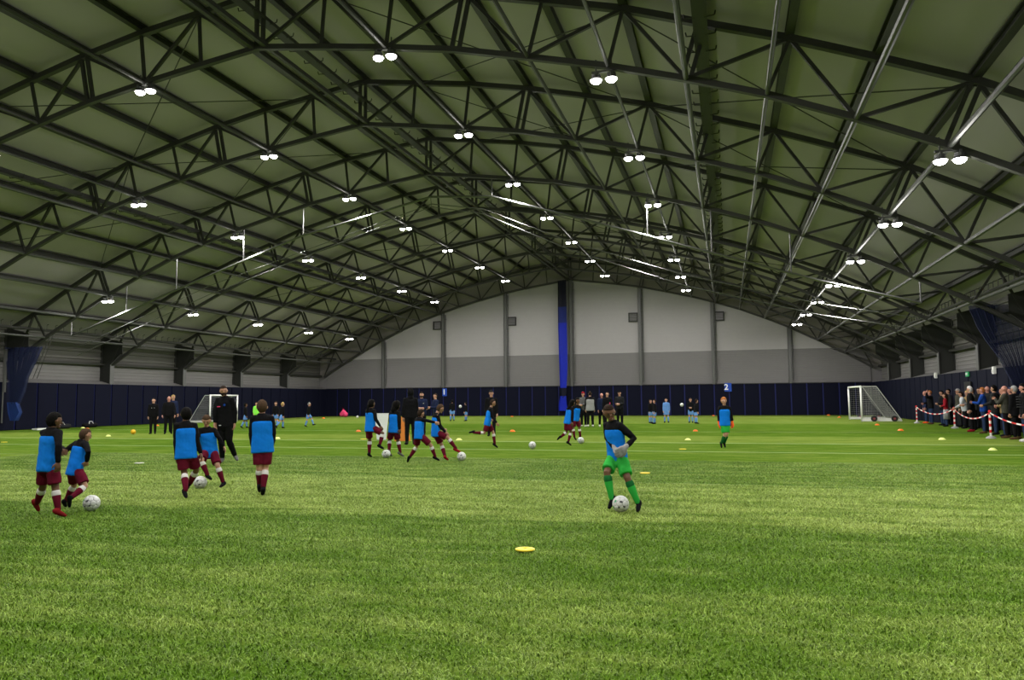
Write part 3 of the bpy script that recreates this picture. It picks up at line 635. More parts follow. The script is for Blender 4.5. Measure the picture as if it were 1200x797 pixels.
    for s in 'LR':
        he, mi, to, dn, fd = feet[s]; an = J['an'+s]; kn = J['kn'+s]
        mb = MB(); mb.limb([he, mi, to], [.0245*H,.0245*H,.0165*H], 12); mb.limb([an.lerp(kn,.06), he.lerp(mi,.3)], [.027*H,.028*H], 12)
        o = mb.build('boot' if not adult else 'shoe', cm(shoe), root); remesh(o, min(vox, .012), 2)
    if gloves:
        for s, sg in (('L',-1),('R',1)):
            el, wr = J['el'+s], J['wr'+s]; mb = MB(); mb.limb([wr-(wr-el).normalized()*.02*H, wr], [.027*H,.026*H], 10)
            hand(mb, wr, wr-el, (-Rt*sg*.8+Ft*.2), H*1.35, -sg, .0105)
            o = mb.build('glove', cm(gloves), root); remesh(o, vox*.7, 2)
    # ---- hair and hats
    hm = mat('hair_'+hair, HAIR.get(hair, (.02,.02,.02)), .8, var=.4, scale=60, bump=.6, spec=.08) if hair in HAIR else cm(hair)
    def cap(sx, sy, sz, cut=.30, back=-.06, low_=-.35):
        def fn(p):
            if p.y > .30 and p.z < cut: p.y *= .72; p.x *= .8; p.z *= .8
            elif p.z < low_ and p.y > -.25: p.x *= .8; p.y *= .8
            return p
        return hd+HB@Vector((0, back*hy, .06*hz)), (hr*sx, hy*sy, hz*sz), fn
    if style in ('short', 'long', 'afro', 'beanie', 'cap', 'crop', 'hooded_hair', 'ponytail'):
        mb = MB()
        if style == 'short': c, r, fn = cap(1.13, 1.14, 1.08, .32, -.08, -.15)
        elif style == 'crop': c, r, fn = cap(1.07, 1.08, 1.04, .42, -.08, -.1)
        elif style == 'afro': c, r, fn = cap(1.42, 1.38, 1.25, .35, -.2, -.6)
        elif style == 'beanie': c, r, fn = cap(1.15, 1.13, 1.18, .38, -.03, -.1)
        elif style == 'cap': c, r, fn = cap(1.14, 1.14, 1.06, .45, 0, .1)
        else: c, r, fn = cap(1.16, 1.16, 1.10, .38, -.1, -.7)
        mb.ball(c, r, 18, 12, fn, HB)
        if style == 'long':
            mb.limb([hd-Fh*hy*.7, hd-Fh*hy*.95-ax*hz*1.1, nk-Ft*.07*H-A*.07*H], [hr*.8, hr*.62, hr*.35], 10)
            mb.limb([hd-Fh*hy*.2+Rh*hr*.8, nk-Ft*.03*H+Rt*.035*H], [hr*.35, hr*.3], 8); mb.limb([hd-Fh*hy*.2-Rh*hr*.8, nk-Ft*.03*H-Rt*.035*H], [hr*.35, hr*.3], 8)
        if style == 'ponytail': mb.limb([hd-Fh*hy*.9+ax*hz*.2, hd-Fh*hy*1.3-ax*hz*.6, nk-Ft*.085*H-A*.10*H], [hr*.3, hr*.36, hr*.15], 10)
        if style == 'afro': mb.limb([hd-Fh*hy*.6, nk-Ft*.05*H+A*.01*H], [hr*1.0, hr*.9], 12)
        if style == 'cap': mb.rings([(hd+HB@Vector((0,hy*.9,hz*.42)), Rh, ax, hr*.8, hz*.06),(hd+HB@Vector((0,hy*1.55,hz*.34)), Rh, ax, hr*.6, hz*.04)], 10)
        nm = {'beanie':'woolly_hat','cap':'flat_cap'}.get(style, 'hair')
        o = mb.build(nm, hm, root); remesh(o, vox*.8, 2)
    if vox < .026:
        for sg in (-1, 1): MB().ball(hd+HB@Vector((sg*hr*.42, hy*.86, hz*.04)), (hr*.16, hr*.12, hr*.10), 8, 6, None, HB).build('eye', m_eye, root, True)
        MB().ball(hd+HB@Vector((0, hy*.90, -hz*.47)), (hr*.34, hr*.14, hr*.09), 8, 6, None, HB).build('mouth', m_mouth, root, True)
    if beard:
        mb = MB(); mb.ball(hd+HB@Vector((0, hy*.30, -hz*.52)), (hr*.86, hy*.74, hz*.50), 14, 10, lambda p: Vector((p.x, p.y, p.z if p.z < .3 else .3+(p.z-.3)*.3)), HB)
        mb.build('beard', mat('hair_'+hair, HAIR[hair]), root, True)
    # ---- small extras: (kind, colour, t along torso, side, front)
    for nm, col, t, sx, w_, h_ in (extras or []):
        c = pv+A*(L*t)+Rt*sx*H; f_ = Ft if w_ > 0 else -Ft
        mb = MB(); q = c+f_*(.071*coat*hw*H)
        mb.rings([(q-f_*.012, Rt, A, abs(w_)*H, h_*H),(q+f_*.008, Rt, A, abs(w_)*H, h_*H)], 10); mb.build(nm, cm(col), root)
    return root

def fk(H, phi, lean=.03, hl=.0, kl=.0, hr_=.0, kr=.0, al=(.05,.12,.15), ar=(.05,.12,.15), spread=.04, nod=.0, inw=.0):
    F = Vector((-math.sin(math.radians(phi)), math.cos(math.radians(phi)), 0)); R = Vector((F.y, -F.x, 0)); U = Vector((0,0,1))
    J = {}; pv = Vector((0,0,.525*H)); A = (U*math.cos(lean)+F*math.sin(lean)); J['pv'] = pv; nk = pv+A*.315*H; J['nk'] = nk
    Ah = (U*math.cos(lean+nod)+F*math.sin(lean+nod)); J['hd'] = nk+Ah*.10*H
    for s, sg, h, k, a in (('L',-1,hl,kl,al),('R',1,hr_,kr,ar)):
        hp = pv+R*sg*.05*H; J['hp'+s] = hp
        d = (-U*math.cos(h)+F*math.sin(h)+R*sg*spread).normalized(); kn = hp+d*.235*H; J['kn'+s] = kn
        d = (-U*math.cos(h-k)+F*math.sin(h-k)+R*sg*spread*.5).normalized(); an = kn+d*.235*H; J['an'+s] = an
        fa = (F*math.cos(h-k)+U*math.sin(h-k)).normalized(); J['to'+s] = an+fa*.11*H-U*.01*H+R*sg*.02*H
        sh = nk+R*sg*(.103)*H-A*.035*H; J['sh'+s] = sh
        f, ab, e = a; d = (-A*math.cos(f)+F*math.sin(f)+R*sg*ab).normalized(); el = sh+d*.17*H; J['el'+s] = el
        d = (-A*math.cos(f+e)+F*math.sin(f+e)+R*sg*(ab-inw*2 -.35 if e > .6 else ab*.2)).normalized(); J['wr'+s] = el+d*.145*H
    return J

KIDS = 'junior players in blue and black tops near the camera'
def near(k, label, **kw):
    (x, y), rz, H, phi, J = JOINTS[k]
    v = .010 if y < 13 else (.013 if y < 20 else .017)
    return person('person', label, (x, y), rz, H, phi, J, vox=v, **kw)
near('P1', 'taller child of the leftmost pair, black hair, blue backed top and red boots', bib='blue', sk='brown', hair='black', style='short', shoe='redboot', turn=-20)
near('P2', 'small child with short brown hair bending over the leftmost white ball, blue top', bib='blue', sk='tan', hair='brown', style='crop', shoe='black', turn=-10)
near('P6', 'child seen from behind, black hair, blue backed top, left of the coach', bib='blue', sk='brown', hair='black', style='short', shoe='black')
near('P7', 'child facing us and leaning over to kick a ball in front of the coach', bib='blue', sk='tan', hair='brown', style='short', tilt=.35)
near('P8', 'bearded coach in an all black tracksuit with a blue chest badge, walking', beard=True, legs='trousers', legc='black', sk='tan', hair='dark', style='crop', shoe='grey', turn=30, extras=[('chest_badge','royal',.72,-.035,.014,.016),('chest_stripe','pink',.66,.045,.022,.006),('pocket_mark','white',-.06,.03,.016,.006)])
near('P9', 'child standing straight with his back to us, short brown hair and broad blue back panel', bib='blue', sk='pale', hair='brown', style='crop')
near('P10', 'child with long dark ponytail resting one foot beside a white ball', bib='blue', sk='brown', hair='black', style='ponytail')
near('P11', 'child with big bushy dark hair standing beside the ponytailed child', bib='blue', sk='brown', hair='black', style='afro', shoe='grey')
near('P15', 'stooping child in blue top reaching an arm across the team mate on the ball', bib='blue', sk='tan', hair='dark', style='crop', tilt=.2)
near('P16', 'child in blue top planting a red boot on top of a white ball', bib='blue', sk='tan', hair='brown', style='crop', shoe='red', tilt=.1)
near('P20', 'running child in blue top with one leg kicked far back', bib='blue', sk='tan', hair='dark', style='crop')
near('P21', 'running child with dark hair leaning forward beneath the blue curtain, blue top', bib='blue', sk='brown', hair='black', style='long')
near('P22', 'child facing us with a ball at the feet, under the blue curtain', bib='blue', sk='brown', hair='black', style='short')
near('P28', 'goalkeeper child in green shorts and green socks dribbling the ball in the middle ground', bib='blue', legc='green', socks='green', band='greend', sk='brown', hair='dark', style='crop', gloves='lgrey', tilt=.25, turn=60)
near('P33', 'ginger haired goalkeeper child with orange gloves and green socks walking on the right', bib='blue', legc='green', socks='greend', band=None, sk='pale', hair='ginger', style='short', gloves='orange', extras=[])

def vdir(x, y): return -math.degrees(math.atan2(x-EYE.x, y-EYE.y))
def far(label, x, y, H, phi, J=None, vox=None, **kw):
    J = J or fk(H, phi); v = vox or (.022 if y > 34 else .018)
    return person('person', label, (x, y), vdir(x, y), H, phi, J, vox=v, **kw)
TR = dict(legs='trousers')
walk = dict(hl=.25, kl=.15, hr_=-.2, kr=.25); fold = ((.12,.1,1.35),(.12,.1,1.35))
# adults on the pitch
far('man in dark tracksuit with two white chest marks, standing at the left', -12.24, 28.92, 1.62, 170, fk(1.62,170,spread=.02), legc='black', sk='pale', hair='dark', style='crop', extras=[('chest_mark','white',.66,-.035,.010,.010),('chest_mark','white',.66,.035,.010,.010)], **TR)
far('bald heavy man in black tracksuit facing us, left of the coach', -11.47, 29.0, 1.70, 180, fk(1.70,180,spread=.07,al=(.1,.25,.3),ar=(.1,.25,.3)), legc='black', sk='pink', style='bald', coat=1.14, **TR)
far('blond person in navy top standing beyond the bald man', -12.85, 30.9, 1.78, -150, fk(1.78,-150), top='navy', legc='black', hair='blond', style='short', **TR)
far('adult in long black hooded coat, back to us, beside the orange panel', 3.17, 22.82, 1.80, 10, fk(1.80,10,spread=.04), legc='black', sk='tan', style='hood', coat=1.06, shoe='charcoal', **TR)
far('bearded man in black coat with clasped hands, behind the child on the ball', 0.94, 29.08, 1.76, 175, fk(1.76,175,al=fold[0],ar=fold[1],inw=.45), top='navy', legc='black', hair='dark', style='crop', coat=1.08, beard=True, extras=[('chest_badge','lgrey',.7,-.05,.012,.012)], **TR)
far('man in dark blue jacket looking sideways, right of the bearded man in black', .80, 31.0, 1.72, 120, fk(1.72,120,al=(.4,.1,1.2),ar=(.3,.1,1.2)), top='navy', legc='black', hair='dark', style='crop', **TR)
far('tall man in flat cap and black tracksuit standing behind the running child', 4.08, 28.69, 1.80, 180, fk(1.80,180,spread=.02), legc='black', hair='charcoal', style='cap', **TR)
far('adult in red cap and grey jacket just right of the blue curtain', 5.85, 39.07, 1.80, 150, fk(1.80,150,al=fold[0],ar=fold[1],inw=.4), top='grey', legc='black', hair='red', style='cap', shoe='white', **TR)
far('adult seen from behind with pale grey back panel on a black coat', 6.27, 38.7, 1.82, 5, fk(1.82,5,spread=.05), legc='black', hair='dark', style='crop', shoe='white', coat=1.15, bib='lgrey', **TR)
far('bald man in dark coat, left in the group of three behind the dribbling goalkeeper', 6.80, 39.12, 1.72, 200, fk(1.72,200,hl=.1,hr_=-.05), top='navy', legc='black', sk='pink', style='bald', shoe='white', **TR)
far('person with bright pink stripe down sleeve and trousers, middle of the group of three', 7.20, 38.5, 1.78, 170, fk(1.78,170,hl=.08), legc='black', hair='dark', style='crop', shoe='white', extras=[('pink_stripe','pink',.35,-.085,.014,.085),('pink_stripe','pink',-.85,-.062,.018,.18)], **TR)
far('man in dark cap and coat, right in the group of three behind the dribbling goalkeeper', 7.62, 40.0, 1.84, 160, fk(1.84,160,al=fold[0],ar=fold[1],inw=.4), top='charcoal', legc='black', hair='black', style='cap', **TR)
# distant children in light blue kit
LB = dict(legc='lightblue', socks='lightblue', band=None)
far('distant child in black top and light blue socks striding left of the neon green child', -12.08, 35.57, 1.34, -80, fk(1.34,-80,**walk), hair='black', style='short', sk='brown', **LB)
far('distant child in neon green goalkeeper kit behind the standing boy', -16.16, 42.48, 1.38, 180, fk(1.38,180), top='neon', legc='neon', socks='neon', band=None, hair='brown', style='crop')
far('distant child in black top, left of a close pair, light blue shorts', -11.87, 38.14, 1.40, 150, fk(1.40,150), hair='brown', style='short', **LB)
far('distant child in black top jogging, right of a close pair, light blue shorts', -9.95, 35.71, 1.42, -60, fk(1.42,-60,hl=.5,kl=.5,hr_=-.3,kr=.5,lean=.15), hair='blond', style='crop', **LB)
far('distant lone child in black top running with light blue legs near the left corner', -9.46, 37.61, 1.34, -100, fk(1.34,-100,hl=.6,kl=.3,hr_=-.1,kr=.2,lean=.1), hair='grey', style='crop', **LB)
far('distant child in black top and light blue shorts awaiting the bouncing ball', -5.17, 49.07, 1.45, 5, fk(1.45,5,spread=.08), hair='black', style='short', **LB)
far('distant smaller child in black top next to the bouncing ball under the number one sign', -4.17, 49.07, 1.28, 60, fk(1.28,60), hair='black', style='short', **LB)
far('distant black topped child, leftmost of three wearing light blue shorts by the back wall', 8.75, 44.75, 1.36, -130, fk(1.36,-130), hair='dark', style='short', **LB)
far('distant child in black top standing second among the light blue shorts trio', 9.15, 43.25, 1.36, 100, fk(1.36,100,hl=.2,kl=.1), hair='dark', style='short', **LB)
far('distant child in full light blue kit with long sleeves by the back wall', 9.60, 45.56, 1.42, 180, fk(1.42,180,hl=.1,spread=.08), top='lightblue', hair='brown', style='crop', legc='lightblue', socks='lightblue', band=None)
far('distant child facing us in black top, hands in front, left of the number two sign', 11.0, 45.58, 1.42, 175, fk(1.42,175,al=fold[0],ar=fold[1],inw=.4), hair='brown', style='short', **LB)
far('distant child turned away in black top overlapping the child facing us', 11.35, 44.04, 1.36, -60, fk(1.36,-60,lean=.12), hair='dark', style='short', **LB)

# spectators behind the tape
st = lambda H, phi, **k: fk(H, phi, **k)
SP = [
 ('spectator in blue jacket with bald head, farthest along behind the tape', 23.05,44.9,1.70,100, dict(top='navy',legc='jeans',sk='pink',style='bald',shoe='orange'), {}),
 ('spectator shading the eyes with one raised hand, dark coat', 22.90,43.2,1.72,110, dict(top='black',legc='jeans',sk='pink',hair='ginger',style='crop',shoe='brownc',coat=1.15), dict(al=(1.5,.3,1.9),ar=fold[1])),
 ('spectator with dark hood in long black coat, third from the far end', 23.05,41.6,1.70,115, dict(top='black',legc='jeans',sk='tan',hair='black',style='short',coat=1.18), dict(al=fold[0],ar=fold[1],inw=.4)),
 ('woman with dark red scarf top and pale grey skirt behind the tape', 22.80,40.0,1.55,95, dict(top='red',legc='jeans',sk='tan',hair='dark',style='long',skirt='lgrey'), dict(al=fold[0],ar=fold[1],inw=.4)),
 ('spectator in light grey flat cap and olive coat', 23.15,39.2,1.76,110, dict(top='olive',legc='charcoal',sk='tan',hair='lgrey',style='cap',coat=1.15), {}),
 ('blond spectator in tan scarf peering between two coats', 23.35,38.6,1.66,130, dict(top='tan',legc='black',sk='pale',hair='blond',style='long'), {}),
 ('spectator in pale padded jacket leaning over the tape', 22.72,37.7,1.62,100, dict(top='pale',legc='black',sk='tan',hair='dark',style='short',coat=1.12), dict(lean=.18,al=(.5,.1,.6))),
 ('dark haired spectator in black jacket beneath the green exit sign', 23.5,37.4,1.78,140, dict(top='black',legc='black',sk='tan',hair='dark',style='crop'), {}),
 ('spectator in grey jacket with pale sleeves looking to the pitch', 22.85,36.0,1.75,105, dict(top='grey',legc='black',sk='tan',hair='dark',style='crop',coat=1.1), dict(al=(.4,.1,.9),ar=(.4,.1,.9))),
 ('spectator wearing a pale grey knitted hood hat and black coat with red shoes', 22.30,34.3,1.80,95, dict(top='black',legc='black',sk='pale',hair='white',style='beanie',shoe='red',coat=1.15), {}),
 ('bald smiling spectator standing between the pale hat and the blue jacket', 22.95,34.4,1.80,130, dict(top='charcoal',legc='black',sk='pink',style='bald',coat=1.1), {}),
 ('spectator in bright blue jacket holding something in both hands', 22.28,32.7,1.74,85, dict(top='royal',legc='jeans',sk='pink',hair='ginger',style='crop',shoe='brownc',coat=1.12), dict(al=(.5,.1,1.3),ar=(.5,.1,1.3),inw=.3)),
 ('spectator in black woolly hat and charcoal coat with jeans', 22.35,31.6,1.80,80, dict(top='charcoal',legc='jeans',sk='tan',hair='black',style='beanie',coat=1.18), dict(al=(.3,.1,1.0))),
 ('spectator in navy woolly hat behind the tan coat', 22.75,31.2,1.72,110, dict(top='charcoal',legc='black',sk='pink',hair='navy',style='beanie',coat=1.1), {}),
 ('spectator in tan coat and jeans just before the third striped post', 22.20,30.2,1.70,95, dict(top='tan',legc='jeans',sk='pink',hair='brown',style='crop',coat=1.12), dict(al=fold[0],ar=fold[1],inw=.4)),
 ('bald spectator in olive coat raising both hands to the chin', 21.95,29.2,1.75,80, dict(top='olive',legc='black',sk='pink',style='bald',coat=1.15,shoe='brownc'), dict(al=(.6,.1,1.9),ar=(.6,.1,1.9),inw=.3)),
 ('spectator in dark flat cap and long black coat, back half turned', 21.95,28.3,1.74,60, dict(top='black',legc='black',sk='tan',hair='grey',style='cap',coat=1.25,shoe='brownc'), {}),
 ('spectator in plain black coat behind the flat cap', 22.45,28.5,1.66,70, dict(top='charcoal',legc='black',sk='tan',hair='dark',style='crop',coat=1.2), {}),
 ('spectator in black quilted puffer jacket, jeans and white shoes by the right edge', 21.75,26.9,1.78,100, dict(top='black',legc='jeans',sk='pink',hair='black',style='beanie',shoe='white',coat=1.2), dict(spread=.07)),
 ('spectator cut by the right edge of the view, grey hat and white shoes', 22.05,26.3,1.80,95, dict(top='charcoal',legc='jeans',sk='tan',hair='tan',style='beanie',shoe='white',coat=1.15), {}),
 ('tall spectator in black coat at the back between the first two striped posts', 23.55,42.4,1.78,120, dict(top='charcoal',legc='black',sk='tan',hair='black',style='short',coat=1.15), {}),
 ('spectator in navy coat half hidden behind the grey flat cap', 23.6,40.9,1.72,100, dict(top='navy',legc='black',sk='pale',hair='dark',style='crop',coat=1.15), {}),
 ('spectator in black coat half hidden behind the grey jacket with pale sleeves', 23.5,35.4,1.80,120, dict(top='black',legc='black',sk='tan',hair='brown',style='short',coat=1.15), {}),
 ('spectator in black coat half hidden behind the black woolly hat', 23.3,32.6,1.82,110, dict(top='black',legc='charcoal',sk='tan',hair='black',style='short',coat=1.18), {}),
 ('spectator in charcoal coat half hidden behind the bald man in olive', 23.0,29.8,1.78,100, dict(top='charcoal',legc='black',sk='tan',hair='dark',style='short',coat=1.18), {}),
]
for lab, x, y, H, phi, kw, fkw in SP:
    r_ = far(lab, x+(.45 if 'pale padded' in lab else .2), y, H, phi, fk(H, phi, **fkw), vox=.02, legs='trousers', group='spectators standing behind the red and white tape', **kw)
    if 'puffer' in lab:
        for i in range(5):
            mb = MB(); z = (.60+.045*i)*H; mb.rings([(Vector((0,0,z-.02)), Vector((1,0,0)), Vector((0,1,0)), .118*H, .093*H),(Vector((0,0,z)), Vector((1,0,0)), Vector((0,1,0)), .124*H, .099*H),(Vector((0,0,z+.02)), Vector((1,0,0)), Vector((0,1,0)), .118*H, .093*H)], 16)
            mb.build('quilted_band', cm('charcoal'), r_, True)

# turn the live surfaces into plain meshes
bpy.context.view_layer.update()
dg = bpy.context.evaluated_depsgraph_get()
new = [(o, bpy.data.meshes.new_from_object(o.evaluated_get(dg))) for o in PENDING]
for o, me in new:
    mt = o.data.materials[0] if o.data.materials else None
    o.modifiers.clear(); o.data = me
    if mt and not me.materials: me.materials.append(mt)
    me.polygons.foreach_set('use_smooth', [True]*len(me.polygons)); me.name = o.name
    nm = o.name.split('.')[0]
    if nm in ('training_top', 'shirt_body', 'shorts', 'jacket', 'trousers') and len(me.vertices) > 1500:     # folds in the cloth
        amp = .006 if nm != 'shirt_body' else .0045; off = Vector((o.parent.location.x*7, o.parent.location.y*5, 0))
        nr = [v.normal.copy() for v in me.vertices]
        for v, n_ in zip(me.vertices, nr):
            c = v.co.copy(); k = noise.noise(Vector((c.x*9+c.z*5, c.y*9-c.z*3, c.z*13))+off)+.5*noise.noise(c*30+off)
            v.co = c+n_*(k*amp)

# ------------------------------------------------------------------ balls
def ball_mat():
    m = bpy.data.materials.new('ball_skin'); m.use_nodes = True; N = m.node_tree.nodes; L = m.node_tree.links; b = N['Principled BSDF']
    tc = N.new('ShaderNodeTexCoord'); no = N.new('ShaderNodeTexNoise'); no.inputs['Scale'].default_value = 9; L.new(tc.outputs['Object'], no.inputs['Vector'])
    mx = N.new('ShaderNodeMix'); mx.data_type = 'RGBA'; L.new(no.outputs['Fac'], mx.inputs[0]); mx.inputs[6].default_value = (.44,.44,.44,1); mx.inputs[7].default_value = (.72,.72,.72,1)
    L.new(mx.outputs[2], b.inputs['Base Color']); b.inputs['Roughness'].default_value = .4
    return m
m_ball = ball_mat(); m_bseam = mat('ball_seam', (.18,.18,.18), .6); m_bgr = mat('ball_mark_green', (.05,.35,.15), .5); m_bk = mat('ball_mark_dark', (.06,.06,.07), .5)
def soccer(r):
    """32 puffed panels separated by recessed seams"""
    bm = bmesh.new(); bmesh.ops.create_icosphere(bm, subdivisions=1, radius=1); V = [v.co.copy() for v in bm.verts]
    E_ = [(e.verts[0].co.copy(), e.verts[1].co.copy()) for e in bm.edges]; T_ = [[v.co.copy() for v in f.verts] for f in bm.faces]; bm.free()
    pts = {}
    P = []
    for v in V:
        ring = [v.lerp(b if (a-v).length < 1e-4 else a, 1/3) for a, b in E_ if (a-v).length < 1e-4 or (b-v).length < 1e-4]; P.append((v, ring))
    for t in T_:
        ring = []
        for i in range(3):
            for j in range(3):
                if i != j: ring.append(t[i].lerp(t[j], 1/3))
        P.append((sum(t, Vector())/3, ring))
    out = []
    for c, ring in P:
        n = c.normalized(); u = n.orthogonal().normalized(); w_ = n.cross(u)
        ring = sorted(ring, key=lambda q: math.atan2((q-c).dot(w_), (q-c).dot(u)))
        mb = MB(); rows = []
        for f, h in ((.97,.965),(.88,1.0),(.5,1.0)): rows.append([(n.lerp(q.normalized(), f)).normalized()*r*h for q in ring])
        k = len(ring); vs = [p for row in rows for p in row]+[n*r]
        fs = [(a*k+i, a*k+(i+1)%k, (a+1)*k+(i+1)%k, (a+1)*k+i) for a in range(2) for i in range(k)]+[(2*k+i, 2*k+(i+1)%k, 3*k) for i in range(k)]
        mb.add(vs, fs); out.append(mb)
    return out
SOC = [mb.mesh('ball_panel', m_ball, True) for mb in soccer(.105)]
me_core = MB().ball((0,0,0), .1015, 20, 12).mesh('ball_core', m_bseam, True)
me_small = MB().ball((0,0,0), .105, 16, 10).mesh('football', m_ball, True)
def football(x, y, label, detail, z=.105, rz=0, col=None):
    if not detail:
        o = link('football', me_small if not col else MB().ball((0,0,0), .11, 16, 10).mesh('football', col, True), None, (x, y, z)); return tag(o, label, 'ball', None)
    b = empty('football', (x, y, z), rz, label=label, cat='ball'); b.rotation_euler = (.5+rz, .3, rz)
    link('ball_core', me_core, b)
    for me in SOC: link('ball_panel', me, b)
    k = 0
    for d, m_, s_ in (((.2,-.9,.35),m_bk,.022),((-.5,-.75,.4),m_bgr,.02),((.5,-.8,-.2),m_bk,.018),((-.1,-.95,-.3),m_bk,.016),((-.8,-.5,-.3),m_bgr,.02)):
        d = (b.rotation_euler.to_matrix().inverted()@Vector(d)).normalized(); u = d.orthogonal().normalized(); v = d.cross(u)
        mb = MB(); mb.rings([(d*.1035, u, v, s_, s_*.6),(d*.1062, u, v, s_, s_*.6)], 8); mb.build('printed_mark', m_, b)
    return b
football(5.01, 8.18, 'white football at the feet of the leftmost pair of children', True, rz=.4)
football(4.74, 10.66, 'white football being kicked in front of the coach in black', True, rz=1.2)
football(11.79, 9.60, 'white football with green marks at the feet of the goalkeeper in green', True, rz=2.2)
football(4.92, 17.32, 'white football beside the ponytailed child', True, rz=.9)
football(7.08, 16.83, 'white football under the red boot', True, rz=.1)
football(7.63, 21.36, 'lone white football rolling in the middle of the pitch', True, rz=1.9)
football(8.54, 24.06, 'white football by the pair of children under the blue curtain', True, rz=1.9)
football(-16.88, 57.75, 'tiny distant white football lying on the grass before the back wall', False)
football(-4.55, 49.0, 'distant white football bouncing in the air beneath the number one sign', False, z=1.0)
football(10.5, 45.6, 'distant white football in the air left of the number two sign', False, z=1.05)
football(-12.88, 28.43, 'yellow football lying alone on the left of the pitch', False, z=.11, col=mat('ball_yellow', (.7,.40,.01), .5))

# ------------------------------------------------------------------ cones and flat discs
CC = dict(yellow=(.75,.60,.02), orange=(.85,.16,.01), pale=(.72,.80,.25), grey=(.55,.55,.5))
def cone_mesh(col):
    mb = MB(); n = 18; prof = [(.10,0),(.098,.012),(.055,.055),(.035,.062),(.03,.058),(.05,.048),(.09,.008)]
    vs = [(r*math.cos(2*math.pi*i/n), r*math.sin(2*math.pi*i/n), z) for r, z in prof for i in range(n)]
    fs = [(k*n+i, k*n+(i+1)%n, (k+1)*n+(i+1)%n, (k+1)*n+i) for k in range(len(prof)-1) for i in range(n)]
    return mb.add(vs, fs).mesh('marker_cone', mat('plastic_'+col, CC[col], .45), True)
def disc_mesh(col):
    mb = MB(); n = 24; prof = [(.10,0),(.102,.006),(.096,.012),(0.02,.014),(.02,.006)]
    vs = [(r*math.cos(2*math.pi*i/n), r*math.sin(2*math.pi*i/n), z) for r, z in prof for i in range(n)]
    fs = [(k*n+i, k*n+(i+1)%n, (k+1)*n+(i+1)%n, (k+1)*n+i) for k in range(len(prof)-1) for i in range(n)]
    return mb.add(vs, fs).mesh('marker_disc', mat('plastic_'+col, CC[col], .45), True)
CM = {c: cone_mesh(c) for c in CC}; DM = {c: disc_mesh(c) for c in CC}
for kind, col, x, y, s_, lab in [
 ('d','yellow',11.26,6.93,.92,'flat yellow marker disc alone in the foreground grass'),
 ('d','yellow',11.58,14.48,.95,'flat yellow disc just right of the dribbling goalkeeper'),
 ('d','yellow',11.88,21.47,.95,'flat yellow disc between two goalkeepers, near the far cones'),
 ('c','pale',11.77,26.52,1.35,'pale yellow cone left of the ginger goalkeeper'),
 ('c','orange',11.73,33.77,1.45,'orange cone left of and beyond the ginger goalkeeper'),
 ('c','orange',11.95,63.2,1.6,'tiny orange cone at the back wall under the number two sign'),
 ('d','grey',-.06,14.63,1.0,'flat pale grey disc in the grass left of the cap haired child'),
 ('d','yellow',-12.40,21.66,1.0,'flat yellow disc at the far left edge'),
 ('c','pale',-12.39,26.49,1.35,'pale cone left of the yellow ball'),
 ('c','pale',-22.28,34.89,1.5,'pale yellow cone by the left wall beside an orange one'),
 ('c','orange',-20.84,33.76,1.5,'orange cone by the left wall beside a pale one'),
 ('c','orange',-20.6,38.8,1.5,'orange cone between the two standing men at the left'),
 ('c','pale',-3.49,25.48,1.5,'pale cone just right of the boy with his back to us'),
 ('c','orange',-3.44,31.99,1.6,'orange cone left of the ponytailed child'),
 ('d','yellow',.22,25.33,1.1,'flat yellow disc just left of the ponytailed child'),
 ('c','pale',3.87,25.51,1.45,'pale cone between the ball group and the running child'),
 ('c','orange',-4.42,61.45,1.7,'tiny orange cone at the back wall right of the tall man in a cap'),
 ('c','orange',3.82,32.63,1.7,'orange cone in mid pitch right of the tall man in a cap'),
 ('c','orange',-19.2,49.5,1.7,'tiny orange cone right of the distant close pair'),
 ('c','orange',-19.34,56.46,1.7,'tiny orange cone near the far left corner'),
 ('c','orange',20.66,63.9,1.7,'tiny orange cone farthest back left of the right goal'),
 ('c','orange',20.56,57.2,1.6,'small orange cone left of the right goal'),
 ('c','orange',20.28,41.63,1.5,'orange cone in front of the right goal'),
 ('c','orange',20.01,34.90,1.6,'orange cone nearest to us, between the goal and the spectators'),
 ('c','pale',19.83,27.81,1.45,'pale cone before the middle of the spectators'),
 ('c','pale',19.73,22.54,1.35,'pale cone nearest to us on the right side')]:
    o = link('marker_cone' if kind == 'c' else 'marker_disc', (CM if kind == 'c' else DM)[col], None, (x, y, .004 if kind == 'c' else .022)); s_ *= .76 if kind == 'c' else 1; o.scale = (s_,s_,s_)
    tag(o, lab, 'cone' if kind == 'c' else 'disc', 'training markers on the pitch')

